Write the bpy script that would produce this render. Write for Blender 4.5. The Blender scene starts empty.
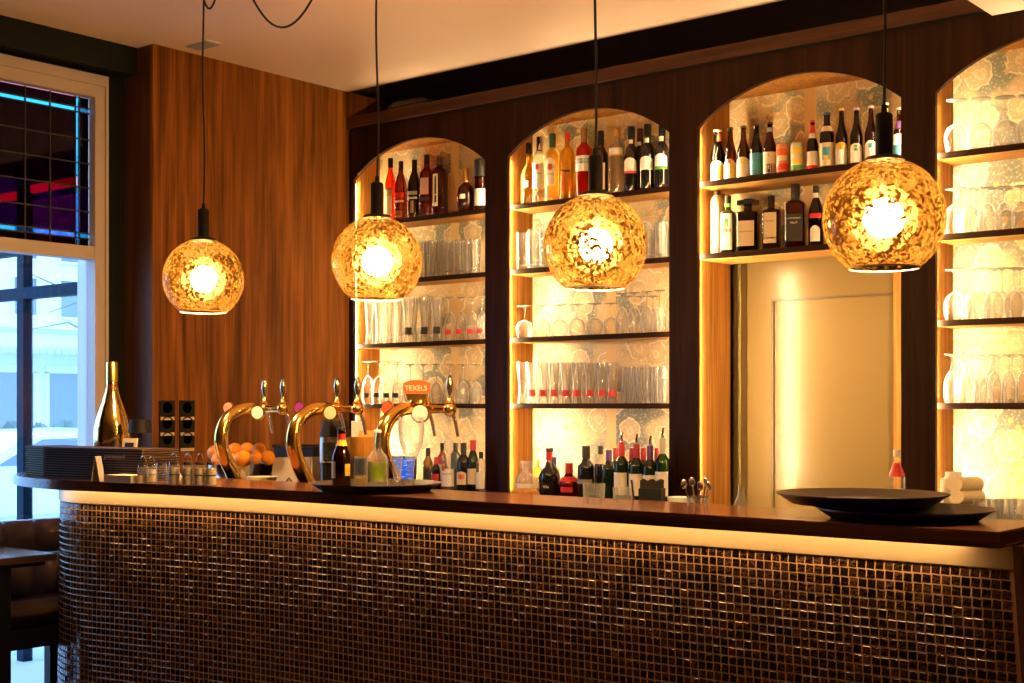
import bpy, bmesh, math, random
from mathutils import Vector, Matrix

random.seed(7)
R = math.radians
sc = bpy.context.scene
col = sc.collection

# ---------------------------------------------------------------- camera
FPX, CXP, HYP, CAMZ = 1352.0, 512.0, 406.0, 1.40
YAW = R(39.21)
SN, CS = math.sin(YAW), math.cos(YAW)
cd = bpy.data.cameras.new('camera')
cam = bpy.data.objects.new('camera', cd)
col.objects.link(cam)
cam.location = (0, 0, CAMZ)
cam.rotation_euler = (R(90), 0, YAW)
cd.sensor_width = 36.0
cd.lens = FPX / 1024 * 36.0
cd.shift_y = (HYP - 341.5) / 1024
cd.clip_start, cd.clip_end = 0.05, 400
sc.camera = cam

# ---------------------------------------------------------------- world, light, exposure
world = bpy.data.worlds.new('sky')
sc.world = world
world.use_nodes = True
wb = world.node_tree.nodes['Background']
wb.inputs[0].default_value = (0.27, 0.56, 1.0, 1)
wb.inputs[1].default_value = 4.4
sc.view_settings.view_transform = 'Standard'
sc.view_settings.look = 'None'
sc.view_settings.exposure = 0.30
sc.view_settings.gamma = 1.0
sc.view_settings.use_curve_mapping = False
LED = 500.0          # shelf strips
LEDC = (1.0, 0.70, 0.34)
BULB = 780.0         # pendant bulbs
BULBC = (1.0, 0.62, 0.26)
UNDER = 30.0         # strip under the bar top
DOWN = 22.0          # added fill spots, out of view, for the bar front
sc.cycles.use_denoising = True
try:
    sc.cycles.denoiser = 'OPENIMAGEDENOISE'
except Exception:
    pass
sc.cycles.max_bounces = 10
sc.cycles.diffuse_bounces = 4
sc.cycles.glossy_bounces = 4
sc.cycles.transmission_bounces = 6
sc.cycles.transparent_max_bounces = 40
sc.cycles.sample_clamp_indirect = 6.0
sc.cycles.caustics_reflective = False
sc.cycles.caustics_refractive = False

# ---------------------------------------------------------------- room measures (a photograph column and a real plane give a place)
def ratio(px):
    u = (px - CXP) / FPX
    return (-SN + u * CS) / (CS + u * SN)
def X_at(px, Y): return Y * ratio(px)
def Y_at(px, X): return X / ratio(px)
def depth(X, Y): return -X * SN + Y * CS
def z_at(py, X, Y): return CAMZ + (HYP - py) * depth(X, Y) / FPX
def w_at(w, X, Y): return w * depth(X, Y) / FPX

# ---------------------------------------------------------------- materials
MATS = {}
def nodes_of(name):
    m = bpy.data.materials.new(name)
    m.use_nodes = True
    nt = m.node_tree
    b = nt.nodes['Principled BSDF']
    return m, nt, b
def pm(name, c, rough=0.5, metal=0.0, emit=0.0, coat=0.0, spec=0.5, ec=None):
    if name in MATS: return MATS[name]
    m, nt, b = nodes_of(name)
    b.inputs['Base Color'].default_value = (*c, 1)
    b.inputs['Roughness'].default_value = rough
    b.inputs['Metallic'].default_value = metal
    b.inputs['Specular IOR Level'].default_value = spec
    b.inputs['Coat Weight'].default_value = coat
    b.inputs['Coat Roughness'].default_value = 0.05
    if emit:
        b.inputs['Emission Color'].default_value = (*(ec or c), 1)
        b.inputs['Emission Strength'].default_value = emit
    MATS[name] = m
    return m
def ramp(nt, stops):
    r = nt.nodes.new('ShaderNodeValToRGB')
    e = r.color_ramp.elements
    while len(e) < len(stops): e.new(0.5)
    for k, (p, c) in enumerate(stops):
        e[k].position = p
        e[k].color = (*c, 1) if len(c) == 3 else c
    return r
def coords(nt, scale, kind='Object'):
    t = nt.nodes.new('ShaderNodeTexCoord')
    mp = nt.nodes.new('ShaderNodeMapping')
    mp.inputs['Scale'].default_value = scale
    nt.links.new(t.outputs[kind], mp.inputs['Vector'])
    return mp.outputs['Vector']
def noise(nt, vec, scale=1, detail=4, rough=0.55, dist=0.0):
    n = nt.nodes.new('ShaderNodeTexNoise')
    n.inputs['Scale'].default_value = scale
    n.inputs['Detail'].default_value = detail
    n.inputs['Roughness'].default_value = rough
    n.inputs['Distortion'].default_value = dist
    nt.links.new(vec, n.inputs['Vector'])
    return n
def mixc(nt, fac, a, b, mode='MIX'):
    x = nt.nodes.new('ShaderNodeMix')
    x.data_type = 'RGBA'
    x.blend_type = mode
    for sock, v in ((x.inputs[0], fac), (x.inputs[6], a), (x.inputs[7], b)):
        if hasattr(v, 'is_linked') or hasattr(v, 'links'):
            nt.links.new(v, sock)
        elif isinstance(v, (int, float)):
            sock.default_value = v
        else:
            sock.default_value = (*v, 1)
    return x.outputs[2]
def math_n(nt, op, a, b=None, clamp=False):
    x = nt.nodes.new('ShaderNodeMath')
    x.operation = op
    x.use_clamp = clamp
    for sock, v in ((x.inputs[0], a), (x.inputs[1], b)):
        if v is None: continue
        if isinstance(v, (int, float)): sock.default_value = v
        else: nt.links.new(v, sock)
    return x.outputs[0]
def bump(nt, b, h, strength=0.2, dist=0.002):
    bn = nt.nodes.new('ShaderNodeBump')
    bn.inputs['Strength'].default_value = strength
    bn.inputs['Distance'].default_value = dist
    nt.links.new(h, bn.inputs['Height'])
    nt.links.new(bn.outputs[0], b.inputs['Normal'])
def wood(name, dark, mid, light, rough=0.42, along='Z', fine=1.0, coat=0.0, spec=0.5):
    if name in MATS: return MATS[name]
    m, nt, b = nodes_of(name)
    s = {'Z': (9, 9, 0.55), 'X': (0.5, 9, 9), 'Y': (9, 0.5, 9)}[along]
    v = coords(nt, tuple(k * fine for k in s))
    n1 = noise(nt, v, 1.0, 5, 0.6, 1.2)
    s2 = {'Z': (60, 60, 1.6), 'X': (1.6, 60, 60), 'Y': (60, 1.6, 60)}[along]
    v2 = coords(nt, tuple(k * fine for k in s2))
    n2 = noise(nt, v2, 1.0, 3, 0.6, 0.3)
    r1 = ramp(nt, [(0.28, dark), (0.5, mid), (0.72, light)])
    nt.links.new(n1.outputs[0], r1.inputs[0])
    r2 = ramp(nt, [(0.35, (0.45, 0.45, 0.45)), (0.6, (1, 1, 1))])
    nt.links.new(n2.outputs[0], r2.inputs[0])
    c = mixc(nt, 0.75, r1.outputs[0], r2.outputs[0], 'MULTIPLY')
    nt.links.new(c, b.inputs['Base Color'])
    b.inputs['Roughness'].default_value = rough
    b.inputs['Specular IOR Level'].default_value = spec
    b.inputs['Coat Weight'].default_value = coat
    b.inputs['Coat Roughness'].default_value = 0.12
    bump(nt, b, n2.outputs[0], 0.12, 0.001)
    MATS[name] = m
    return m
def clear(name, tint=(0.96, 0.97, 0.97), refl=0.04, rough=0.02, edge=None, milk=0.0, milkc=(0.95, 0.95, 0.95)):
    """thin glass: lets light straight through, mirrors at grazing angles; edge = tint seen through the rim; milk = share that scatters"""
    if name in MATS: return MATS[name]
    m = bpy.data.materials.new(name)
    m.use_nodes = True
    nt = m.node_tree
    nt.nodes.clear()
    out = nt.nodes.new('ShaderNodeOutputMaterial')
    lw = nt.nodes.new('ShaderNodeLayerWeight')
    lw.inputs[0].default_value = 0.5
    fc = lw.outputs['Facing']
    tr = nt.nodes.new('ShaderNodeBsdfTransparent')
    tr.inputs[0].default_value = (*tint, 1)
    if edge:
        nt.links.new(mixc(nt, math_n(nt, 'POWER', fc, 1.6), tint, edge), tr.inputs[0])
    cur = tr.outputs[0]
    if milk:  # pale rim scatter put in for the glow of refracted light
        df = nt.nodes.new('ShaderNodeBsdfDiffuse')
        tl = nt.nodes.new('ShaderNodeBsdfTranslucent')
        for q in (df, tl): q.inputs[0].default_value = (*milkc, 1)
        m0 = nt.nodes.new('ShaderNodeMixShader')
        nt.links.new(df.outputs[0], m0.inputs[1]); nt.links.new(tl.outputs[0], m0.inputs[2])
        m1 = nt.nodes.new('ShaderNodeMixShader')
        nt.links.new(math_n(nt, 'MULTIPLY', math_n(nt, 'ADD', math_n(nt, 'POWER', fc, 2.0), 0.12), milk), m1.inputs[0])
        nt.links.new(cur, m1.inputs[1]); nt.links.new(m0.outputs[0], m1.inputs[2])
        cur = m1.outputs[0]
    gl = nt.nodes.new('ShaderNodeBsdfGlossy')
    gl.inputs['Roughness'].default_value = rough
    mx = nt.nodes.new('ShaderNodeMixShader')
    k = math_n(nt, 'ADD', math_n(nt, 'MULTIPLY', math_n(nt, 'POWER', fc, 4.5), 0.85), refl, True)
    nt.links.new(k, mx.inputs[0])
    nt.links.new(cur, mx.inputs[1])
    nt.links.new(gl.outputs[0], mx.inputs[2])
    nt.links.new(mx.outputs[0], out.inputs[0])
    MATS[name] = m
    return m

W_PANEL = wood('walnut_veneer', (0.085, 0.025, 0.003), (0.24, 0.078, 0.009), (0.40, 0.142, 0.018), 0.5, spec=0.2)
W_FACADE = wood('dark_walnut', (0.011, 0.0036, 0.0013), (0.026, 0.0085, 0.0028), (0.044, 0.0150, 0.0052), 0.5, spec=0.14)
W_FACADE_H = wood('dark_walnut_rail', (0.035, 0.012, 0.005), (0.07, 0.024, 0.009), (0.11, 0.040, 0.015), 0.42, 'X', spec=0.3)
W_NICHE = wood('oak_lining', (0.38, 0.16, 0.030), (0.54, 0.25, 0.052), (0.64, 0.32, 0.075), 0.5, spec=0.25)
W_SHELF = wood('oak_shelf', (0.36, 0.16, 0.035), (0.50, 0.25, 0.06), (0.60, 0.32, 0.085), 0.5, 'X', spec=0.25)
W_EDGE = wood('shelf_edge', (0.016, 0.006, 0.003), (0.032, 0.012, 0.005), (0.045, 0.018, 0.008), 0.6, 'X', spec=0.12)
W_TOP = wood('bar_top_wood', (0.085, 0.030, 0.014), (0.15, 0.054, 0.024), (0.22, 0.085, 0.036), 0.20, 'X', 1.0, 0.5)
W_TABLE = wood('table_wood', (0.10, 0.04, 0.02), (0.2, 0.09, 0.04), (0.28, 0.13, 0.06), 0.25, 'Y')
M_BRASS = pm('polished_brass', (0.93, 0.58, 0.13), 0.13, 1.0)
M_STEEL = pm('polished_steel', (0.72, 0.72, 0.74), 0.14, 1.0)
M_BLACK = pm('black_metal', (0.009, 0.009, 0.010), 0.55, spec=0.25)
M_BLACKG = pm('black_gloss', (0.010, 0.010, 0.011), 0.12)
M_CORD = pm('black_cord', (0.006, 0.006, 0.006), 0.6)
M_WHITE = pm('white_print', (0.80, 0.78, 0.74), 0.5)
M_CREAM = pm('cream_print', (0.72, 0.60, 0.42), 0.55)
M_GOLDF = pm('gold_foil', (0.85, 0.58, 0.18), 0.28, 1.0)
M_RED = pm('red_print', (0.58, 0.022, 0.022), 0.4)
M_INK = pm('black_ink', (0.012, 0.011, 0.012), 0.5)
M_BLUEP = pm('blue_print', (0.05, 0.28, 0.42), 0.45)
M_GREENP = pm('green_print', (0.10, 0.35, 0.06), 0.45)
M_YELP = pm('yellow_print', (0.80, 0.55, 0.05), 0.45)
M_ORANGEP = pm('orange_print', (0.66, 0.115, 0.022), 0.5)
M_PURPLE = pm('purple_foil', (0.10, 0.035, 0.20), 0.4)
M_GREY = pm('grey_paint', (0.30, 0.29, 0.28), 0.6)
M_GLASS = clear('drinking_glass', (0.985, 0.985, 0.98), 0.03, edge=(0.60, 0.59, 0.57), milk=0.85)
M_GLASST = clear('thick_glass', (0.975, 0.98, 0.975), 0.04, edge=(0.52, 0.52, 0.53), milk=0.55)
M_WATER = clear('clear_spirit', (0.94, 0.94, 0.91), 0.04, edge=(0.72, 0.72, 0.70), milk=0.3)
def liquid(name, c, e, mk=0.0): return clear(name, c, 0.04, edge=e, milk=mk, milkc=tuple(min(1, k * 1.05) for k in c))
L_YEL = liquid('yellow_spirit', (0.88, 0.60, 0.09), (0.62, 0.34, 0.03), 1.2)
L_PALE = liquid('pale_gold_spirit', (0.92, 0.76, 0.30), (0.68, 0.46, 0.10), 0.9)
L_AMB = liquid('amber_spirit', (0.62, 0.20, 0.035), (0.28, 0.06, 0.01), 0.6)
L_WHI = liquid('whisky_spirit', (0.42, 0.12, 0.03), (0.12, 0.025, 0.006))
L_RED = liquid('red_bitter', (0.80, 0.05, 0.025), (0.42, 0.015, 0.01), 0.9)
L_ORED = liquid('orange_bitter', (0.90, 0.16, 0.03), (0.55, 0.05, 0.01), 0.9)
L_BRN = liquid('brown_bottle_glass', (0.34, 0.105, 0.02), (0.08, 0.02, 0.005))
L_DKB = liquid('dark_brown_bottle_glass', (0.12, 0.042, 0.015), (0.02, 0.008, 0.004))
L_GRN = liquid('green_bottle_glass', (0.10, 0.20, 0.03), (0.015, 0.04, 0.006))
L_OLV = liquid('olive_spirit', (0.42, 0.30, 0.06), (0.16, 0.10, 0.02))
M_DKBOT = pm('dark_bottle', (0.010, 0.009, 0.010), 0.07, coat=0.3)
M_DKGRN = pm('dark_green_bottle', (0.008, 0.022, 0.008), 0.07, coat=0.3)

# ---------------------------------------------------------------- geometry helpers: each returns (verts, faces)
def box(x0, x1, y0, y1, z0, z1):
    v = [(x, y, z) for z in (z0, z1) for y in (y0, y1) for x in (x0, x1)]
    f = [(0, 2, 3, 1), (4, 5, 7, 6), (0, 1, 5, 4), (2, 6, 7, 3), (0, 4, 6, 2), (1, 3, 7, 5)]
    return v, f
def lathe(prof, segs=20, p=2.0, sx=1.0, sy=1.0, rot=0.0, close=True):
    v, f = [], []
    def rr(t):
        if p == 2.0: return 1.0
        return 1.0 / (abs(math.cos(t)) ** p + abs(math.sin(t)) ** p) ** (1 / p)
    ring = []
    for (r, z) in prof:
        if r <= 1e-6:
            ring.append([len(v)]); v.append((0, 0, z))
        else:
            ids = []
            for k in range(segs):
                t = 2 * math.pi * (k + 0.5) / segs
                q = r * rr(t)
                x, y = q * math.cos(t) * sx, q * math.sin(t) * sy
                ids.append(len(v))
                v.append((x * math.cos(rot) - y * math.sin(rot), x * math.sin(rot) + y * math.cos(rot), z))
            ring.append(ids)
    for a, b in zip(ring, ring[1:]):
        if len(a) == 1 and len(b) == 1: continue
        for k in range(segs):
            j = (k + 1) % segs
            if len(a) == 1: f.append((a[0], b[j], b[k]))
            elif len(b) == 1: f.append((a[k], a[j], b[0]))
            else: f.append((a[k], a[j], b[j], b[k]))
    return v, f
def tube(path, r, segs=10, caps=True):
    pts = [Vector(p) for p in path]
    rs = r if isinstance(r, (list, tuple)) else [r] * len(pts)
    v, f = [], []
    up = Vector((0, 0, 1))
    t0 = (pts[1] - pts[0]).normalized()
    nrm = t0.cross(up)
    if nrm.length < 1e-3: nrm = t0.cross(Vector((1, 0, 0)))
    nrm.normalize()
    for i, p in enumerate(pts):
        t = (pts[min(i + 1, len(pts) - 1)] - pts[max(i - 1, 0)]).normalized()
        nrm = (nrm - t * nrm.dot(t)).normalized()
        bn = t.cross(nrm)
        for k in range(segs):
            a = 2 * math.pi * k / segs
            q = p + nrm * (math.cos(a) * rs[i]) + bn * (math.sin(a) * rs[i])
            v.append(tuple(q))
    n = len(pts)
    for i in range(n - 1):
        for k in range(segs):
            j = (k + 1) % segs
            f.append((i * segs + k, i * segs + j, (i + 1) * segs + j, (i + 1) * segs + k))
    if caps:
        f.append(tuple(range(segs - 1, -1, -1)))
        f.append(tuple((n - 1) * segs + k for k in range(segs)))
    return v, f
def prism(poly, a0, a1, axis='Z'):
    """extrude a 2D outline; axis Z: (x,y), axis Y: (x,z), axis X: (y,z)"""
    n = len(poly)
    mk = {'Z': lambda p, a: (p[0], p[1], a), 'Y': lambda p, a: (p[0], a, p[1]), 'X': lambda p, a: (a, p[0], p[1])}[axis]
    v = [mk(p, a0) for p in poly] + [mk(p, a1) for p in poly]
    f = [tuple(range(n - 1, -1, -1)), tuple(range(n, 2 * n))]
    for k in range(n):
        j = (k + 1) % n
        f.append((k, j, n + j, n + k))
    return v, f
def join(*ms):
    v, f = [], []
    for a, b in ms:
        o = len(v)
        v += list(a)
        f += [tuple(i + o for i in q) for q in b]
    return v, f
def xf(m, loc=(0, 0, 0), rz=0.0, rx=0.0, ry=0.0, s=(1, 1, 1)):
    M = Matrix.Translation(loc) @ Matrix.Rotation(rz, 4, 'Z') @ Matrix.Rotation(ry, 4, 'Y') @ Matrix.Rotation(rx, 4, 'X') @ Matrix.Diagonal((*s, 1))
    return [tuple(M @ Vector(p)) for p in m[0]], m[1]
def ball(r, n=12, sz=1.0):
    return lathe([(r * math.sin(math.pi * k / n) if 0 < k < n else 0, -r * sz * math.cos(math.pi * k / n)) for k in range(n + 1)], 2 * n)
def mk_mesh(name, m, mat, smooth=False, angle=40):
    me = bpy.data.meshes.new(name)
    me.from_pydata(m[0], [], m[1])
    me.update()
    bm = bmesh.new()
    bm.from_mesh(me)
    bmesh.ops.recalc_face_normals(bm, faces=bm.faces)
    bm.to_mesh(me)
    bm.free()
    if mat: me.materials.append(mat)
    if smooth:
        me.polygons.foreach_set('use_smooth', [True] * len(me.polygons))
        try: me.set_sharp_from_angle(angle=R(angle))
        except Exception: pass
    return me
def part(name, m, mat, parent=None, smooth=False, angle=40, loc=None):
    me = m if isinstance(m, bpy.types.Mesh) else mk_mesh(name, m, mat, smooth, angle)
    o = bpy.data.objects.new(name, me)
    col.objects.link(o)
    o.parent = parent
    if loc: o.location = loc
    return o
def thing(name, label, cat, loc=(0, 0, 0), rz=0.0, group=None):
    o = bpy.data.objects.new(name, None)
    o.empty_display_size = 0.05
    col.objects.link(o)
    o.location = loc
    o.rotation_euler = (0, 0, rz)
    return tag(o, label, cat, group)
def tag(o, label, cat, group=None):
    o['label'] = label
    o['category'] = cat
    if group: o['group'] = group
    return o
def struct(o, label=None):
    o['kind'] = 'structure'
    if label: o['label'] = label
    return o
def sempty(name, label=None, loc=(0, 0, 0)):
    o = bpy.data.objects.new(name, None)
    col.objects.link(o)
    o.location = loc
    return struct(o, label)
def copy_tree(o, parent=None):
    c = o.copy()
    col.objects.link(c)
    c.parent = parent
    for ch in list(o.children): copy_tree(ch, c)
    return c
ORD = ['first', 'second', 'third', 'fourth', 'fifth', 'sixth', 'seventh', 'eighth', 'ninth', 'tenth', 'eleventh', 'twelfth', 'thirteenth', 'fourteenth', 'fifteenth', 'sixteenth']

# lettering: outlines are made once, while the scene is still small
TXT = {}
def make_text(s):
    cu = bpy.data.curves.new('lettering', 'FONT')
    cu.body = s
    cu.align_x, cu.align_y = 'CENTER', 'CENTER'
    cu.size = 1.0
    cu.resolution_u = 2
    o = bpy.data.objects.new('lettering', cu)
    col.objects.link(o)
    dg = bpy.context.evaluated_depsgraph_get()
    me = bpy.data.meshes.new_from_object(o.evaluated_get(dg))
    TXT[s] = ([tuple(p.co) for p in me.vertices], [tuple(q.vertices) for q in me.polygons])
    bpy.data.objects.remove(o)
    bpy.data.curves.remove(cu)
    bpy.data.meshes.remove(me)
for s in ('TEXELS', 'gastronoord', 'CAMPARI', 'BACARDI', '43', 'MARTINI', 'DISARONNO', "JACK DANIEL'S", 'No.7', 'HET', 'S', 'L', 'N', '1', 'HOPPE', 'IPA', 'Villa', 'GRAHAM'):
    make_text(s)
def text_flat(s, size, loc=(0, 0, 0), rz=0.0):
    """upright lettering facing -Y"""
    v, f = TXT[s]
    return xf(([(x * size, 0, y * size) for x, y, z in v], f), loc, rz)

# ================================================================ the room
CEIL = 3.21
YW = 5.45            # face of the arched back wall
XP = -5.66           # face of the walnut side wall
M_FLOOR = wood('floor_boards', (0.05, 0.03, 0.02), (0.09, 0.055, 0.035), (0.13, 0.08, 0.05), 0.35, 'Y')
M_CEIL = pm('ceiling_paint', (0.86, 0.67, 0.56), 0.8)
M_DARKW = pm('dark_green_paint', (0.005, 0.008, 0.006), 0.6, spec=0.25)
M_PLAST = pm('warm_plaster', (0.34, 0.26, 0.20), 0.8)
M_RECESS = pm('recess_grey', (0.22, 0.18, 0.17), 0.8)
struct(part('floor', box(-6.05, 3.2, -3.2, 6.4, -0.08, 0.0), M_FLOOR), 'dark floor of the bar room')
struct(part('ceiling', box(-6.05, 3.2, -3.2, 5.44, CEIL, CEIL + 0.06), M_CEIL), 'warm cream plaster ceiling')
rc = sempty('ceiling_recess', 'dark recess between ceiling and top of the arched wall')
part('recess_lid', box(-6.05, 3.2, 5.44, 6.4, 3.55, 3.6), M_RECESS, rc)
part('recess_side', box(-6.05, -6.0, 4.1, 6.4, 0, 3.6), M_RECESS, rc)
part('recess_front', box(-6.05, 3.2, 5.40, 5.44, CEIL + 0.06, 3.6), M_RECESS, rc)
struct(part('wall_right', box(3.2, 3.3, -3.2, 6.4, 0, 3.6), M_PLAST), 'plain plaster wall')
struct(part('wall_front', box(-6.05, 3.3, -3.3, -3.2, 0, 3.6), M_PLAST), 'plain plaster wall')
struct(part('wall_behind', box(-6.05, 3.3, 6.15, 6.25, 0, 3.6), M_RECESS), 'dark wall behind the shelving')
# soffit over the right-hand arch
struct(part('trim_1', box(-1.943, 3.2, 4.2, 5.44, 2.972, CEIL), M_CEIL), 'cream soffit box below the ceiling')

# walnut side wall and window wall
sw = sempty('wall_side', 'walnut veneered wall panel beside the shelves')
part('veneer_face', box(XP - 0.02, XP, 4.10, 6.15, 0, CEIL), W_PANEL, sw)
part('return_panel', box(-6.0, XP - 0.02, 4.10, 4.13, 0, CEIL), wood('return_walnut', (0.045, 0.016, 0.008), (0.10, 0.036, 0.014), (0.15, 0.055, 0.02), 0.4), sw)
wl = sempty('wall_left', 'dark green window wall')
XL = -5.90
WY0, WY1, WZ0, WZ1 = 2.45, 3.975, 0.0, 3.05       # the window in view
part('wall_pier', box(XL - 0.12, XL, WY1, 4.12, 0, CEIL), M_DARKW, wl)
part('wall_header', box(XL - 0.12, XL, -3.2, WY1, WZ1, CEIL), M_DARKW, wl)
part('wall_pier', box(XL - 0.12, XL, -3.2, WY0, 0, WZ1), M_DARKW, wl)
part('beam', box(XL, -5.79, -3.2, 4.098, 3.074, CEIL), M_DARKW, wl)

# window: cream frame, leaded top light, clear pane below
M_FRAME = pm('cream_window_paint', (0.52, 0.45, 0.43), 0.5)
M_LEAD = pm('lead_came', (0.02, 0.02, 0.022), 0.5)
M_MAROON = clear('maroon_glass', (0.055, 0.008, 0.016), 0.012)
M_MAROON2 = clear('violet_glass', (0.09, 0.012, 0.07), 0.012)
M_LBLUE = clear('pale_blue_glass', (0.16, 0.55, 0.62), 0.03)
M_PANE = clear('window_pane', (0.98, 0.985, 0.99), 0.03)
wn = sempty('window_1', 'cream framed window with leaded top light', (XL, 0, 0))
TZ0, TZ1 = 2.194, 2.938
GY1 = 3.905
part('window_frame', join(box(-0.05, 0.035, GY1, WY1, WZ0, WZ1), box(-0.05, 0.035, WY0, GY1, TZ1, WZ1),
     box(-0.05, 0.035, WY0, 2.56, WZ0, TZ1), box(-0.05, 0.03, 2.56, GY1, 2.13, TZ0)), M_FRAME, wn)
part('frame_moulding', join(box(0.035, 0.047, GY1 + 0.055, WY1, WZ0, WZ1), box(0.035, 0.047, WY0, GY1 + 0.055, TZ1 + 0.06, WZ1)), M_FRAME, wn)
part('reveal', box(-0.12, -0.05, GY1, GY1 + 0.03, WZ0, TZ1), pm('reveal_white', (0.6, 0.6, 0.62), 0.5), wn)
part('pane', box(-0.034, -0.030, 2.56, GY1, WZ0, 2.13), M_PANE, wn)
yb = [2.56, 2.70, 2.842, 2.984, 3.126, 3.268, 3.41, 3.554, 3.688, 3.828, 3.850, GY1]
zb = [TZ0, 2.236, 2.262, 2.37, 2.49, 2.61, 2.73, 2.862, 2.886, TZ1]
leads = []
for i in range(len(yb) - 1):
    for j in range(len(zb) - 1):
        blue = (i == 9) or j in (1, 7)
        if i == 9 and (j == 0 or j == 8): blue = True
        if i == 10 and j not in (1, 7): blue = False
        mt = M_LBLUE if blue else (M_MAROON2 if (j in (2, 3) and i > 5) else M_MAROON)
        part('leaded_pane', box(-0.022, -0.019, yb[i] + 0.003, yb[i + 1] - 0.003, zb[j] + 0.003, zb[j + 1] - 0.003), mt, wn)
for y in yb[1:-1]: leads.append(box(-0.024, -0.016, y - 0.0035, y + 0.0035, TZ0, TZ1))
for z in zb[1:-1]: leads.append(box(-0.0235, -0.0165, 2.56, GY1, z - 0.0035, z + 0.0035))
part('lead_cames', join(*leads), M_LEAD, wn)

# door behind the third arch
AX = [(-5.628, -4.630), (-4.479, -3.483), (-3.328, -2.331), (-2.183, -1.186)]   # arch openings
M_DOOR, nt, b = nodes_of('khaki_gloss_paint')
v = coords(nt, (30, 30, 1.2)); n = noise(nt, v, 1, 3)
b.inputs['Base Color'].default_value = (0.22, 0.148, 0.054, 1)
b.inputs['Roughness'].default_value = 0.24
bump(nt, b, n.outputs[0], 0.10, 0.002)
YD = 5.92
dx0, dx1 = X_at(744, YD), -2.30
dr = sempty('door_1', 'glossy khaki panelled door behind the arch', (dx0, YD, 0))
dw = dx1 - dx0
px0 = X_at(771, YD) - dx0
part('door_leaf', join(box(0, px0, 0, 0.04, 0.01, 2.25), box(px0, dw, 0, 0.04, z_at(299, X_at(771, YD), YD), 2.25),
     box(px0, dw, 0, 0.04, 0.01, 0.5)), M_DOOR, dr)
part('door_panel', box(px0, dw, 0.012, 0.03, 0.5, z_at(299, X_at(771, YD), YD)), M_DOOR, dr)
pz = z_at(299, X_at(771, YD), YD)
part('panel_moulding', join(box(px0, px0 + 0.012, 0.002, 0.012, 0.5, pz), box(px0, dw, 0.002, 0.012, pz - 0.012, pz)), pm('khaki_moulding', (0.12, 0.08, 0.03), 0.3), dr)
fr = sempty('trim_2', 'painted door frame', (0, 0, 0))
part('door_jamb', box(X_at(733.5, 5.86), X_at(741, 5.86), 5.86, 6.0, 0, 2.4), pm('khaki_frame', (0.20, 0.15, 0.055), 0.35), fr)
part('door_shadow_gap', box(X_at(741, 5.9), dx0 - 0.004, 5.935, 6.0, 0, 2.4), M_BLACK, fr)
part('door_head', box(-3.328, -2.30, 5.90, 6.0, 2.25, 2.45), M_DARKW, fr)
part('door_jamb', box(X_at(893.5, 5.80), -2.31, 5.80, 5.83, 0, 2.4), W_NICHE, fr)

# arched back wall
wbk = sempty('wall_back', 'dark walnut wall with four arched openings')
SPR, RISE, TOPZ = 2.70, 0.178, 2.985
FT = 0.025
edges = [XP] + [x for a in AX for x in a] + [0.6]
for k in range(5):
    part('pilaster', box(edges[2 * k], edges[2 * k + 1], YW, YW + FT, 0, SPR), W_FACADE, wbk)
for a0, a1 in AX:
    c, hw = (a0 + a1) / 2, (a1 - a0) / 2
    rad = (hw * hw + RISE * RISE) / (2 * RISE)
    a_m = math.asin(hw / rad)
    arc = [(c + rad * math.sin(t), SPR + RISE - rad + rad * math.cos(t)) for t in [a_m - 2 * a_m * k / 28 for k in range(29)]]
    # spandrel: strips between arc and the straight top
    vs, fs = [], []
    for (x, z) in arc:
        vs += [(x, YW, z), (x, YW, TOPZ), (x, YW + FT, z), (x, YW + FT, TOPZ)]
    for k in range(28):
        i = 4 * k
        fs += [(i, i + 4, i + 5, i + 1), (i + 2, i + 3, i + 7, i + 6), (i, i + 2, i + 6, i + 4), (i + 1, i + 5, i + 7, i + 3)]
    part('arch_panel', (vs, fs), W_FACADE, wbk)
for k in range(5):
    part('spandrel_panel', box(edges[2 * k], edges[2 * k + 1], YW, YW + FT, SPR, TOPZ), W_FACADE, wbk)
part('cornice_shadow_line', box(XP, 0.6, YW + 0.005, YW + FT, TOPZ, TOPZ + 0.012), M_BLACK, wbk)
part('cornice', box(XP, 0.6, YW - 0.022, YW + 0.05, TOPZ + 0.012, 3.058), W_FACADE_H, wbk)
part('top_board', box(XP, 0.6, YW + 0.05, 6.0, 3.0, 3.03), pm('blue_grey_top', (0.07, 0.07, 0.10), 0.6), wbk)  # plain dark blue-grey board

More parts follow.
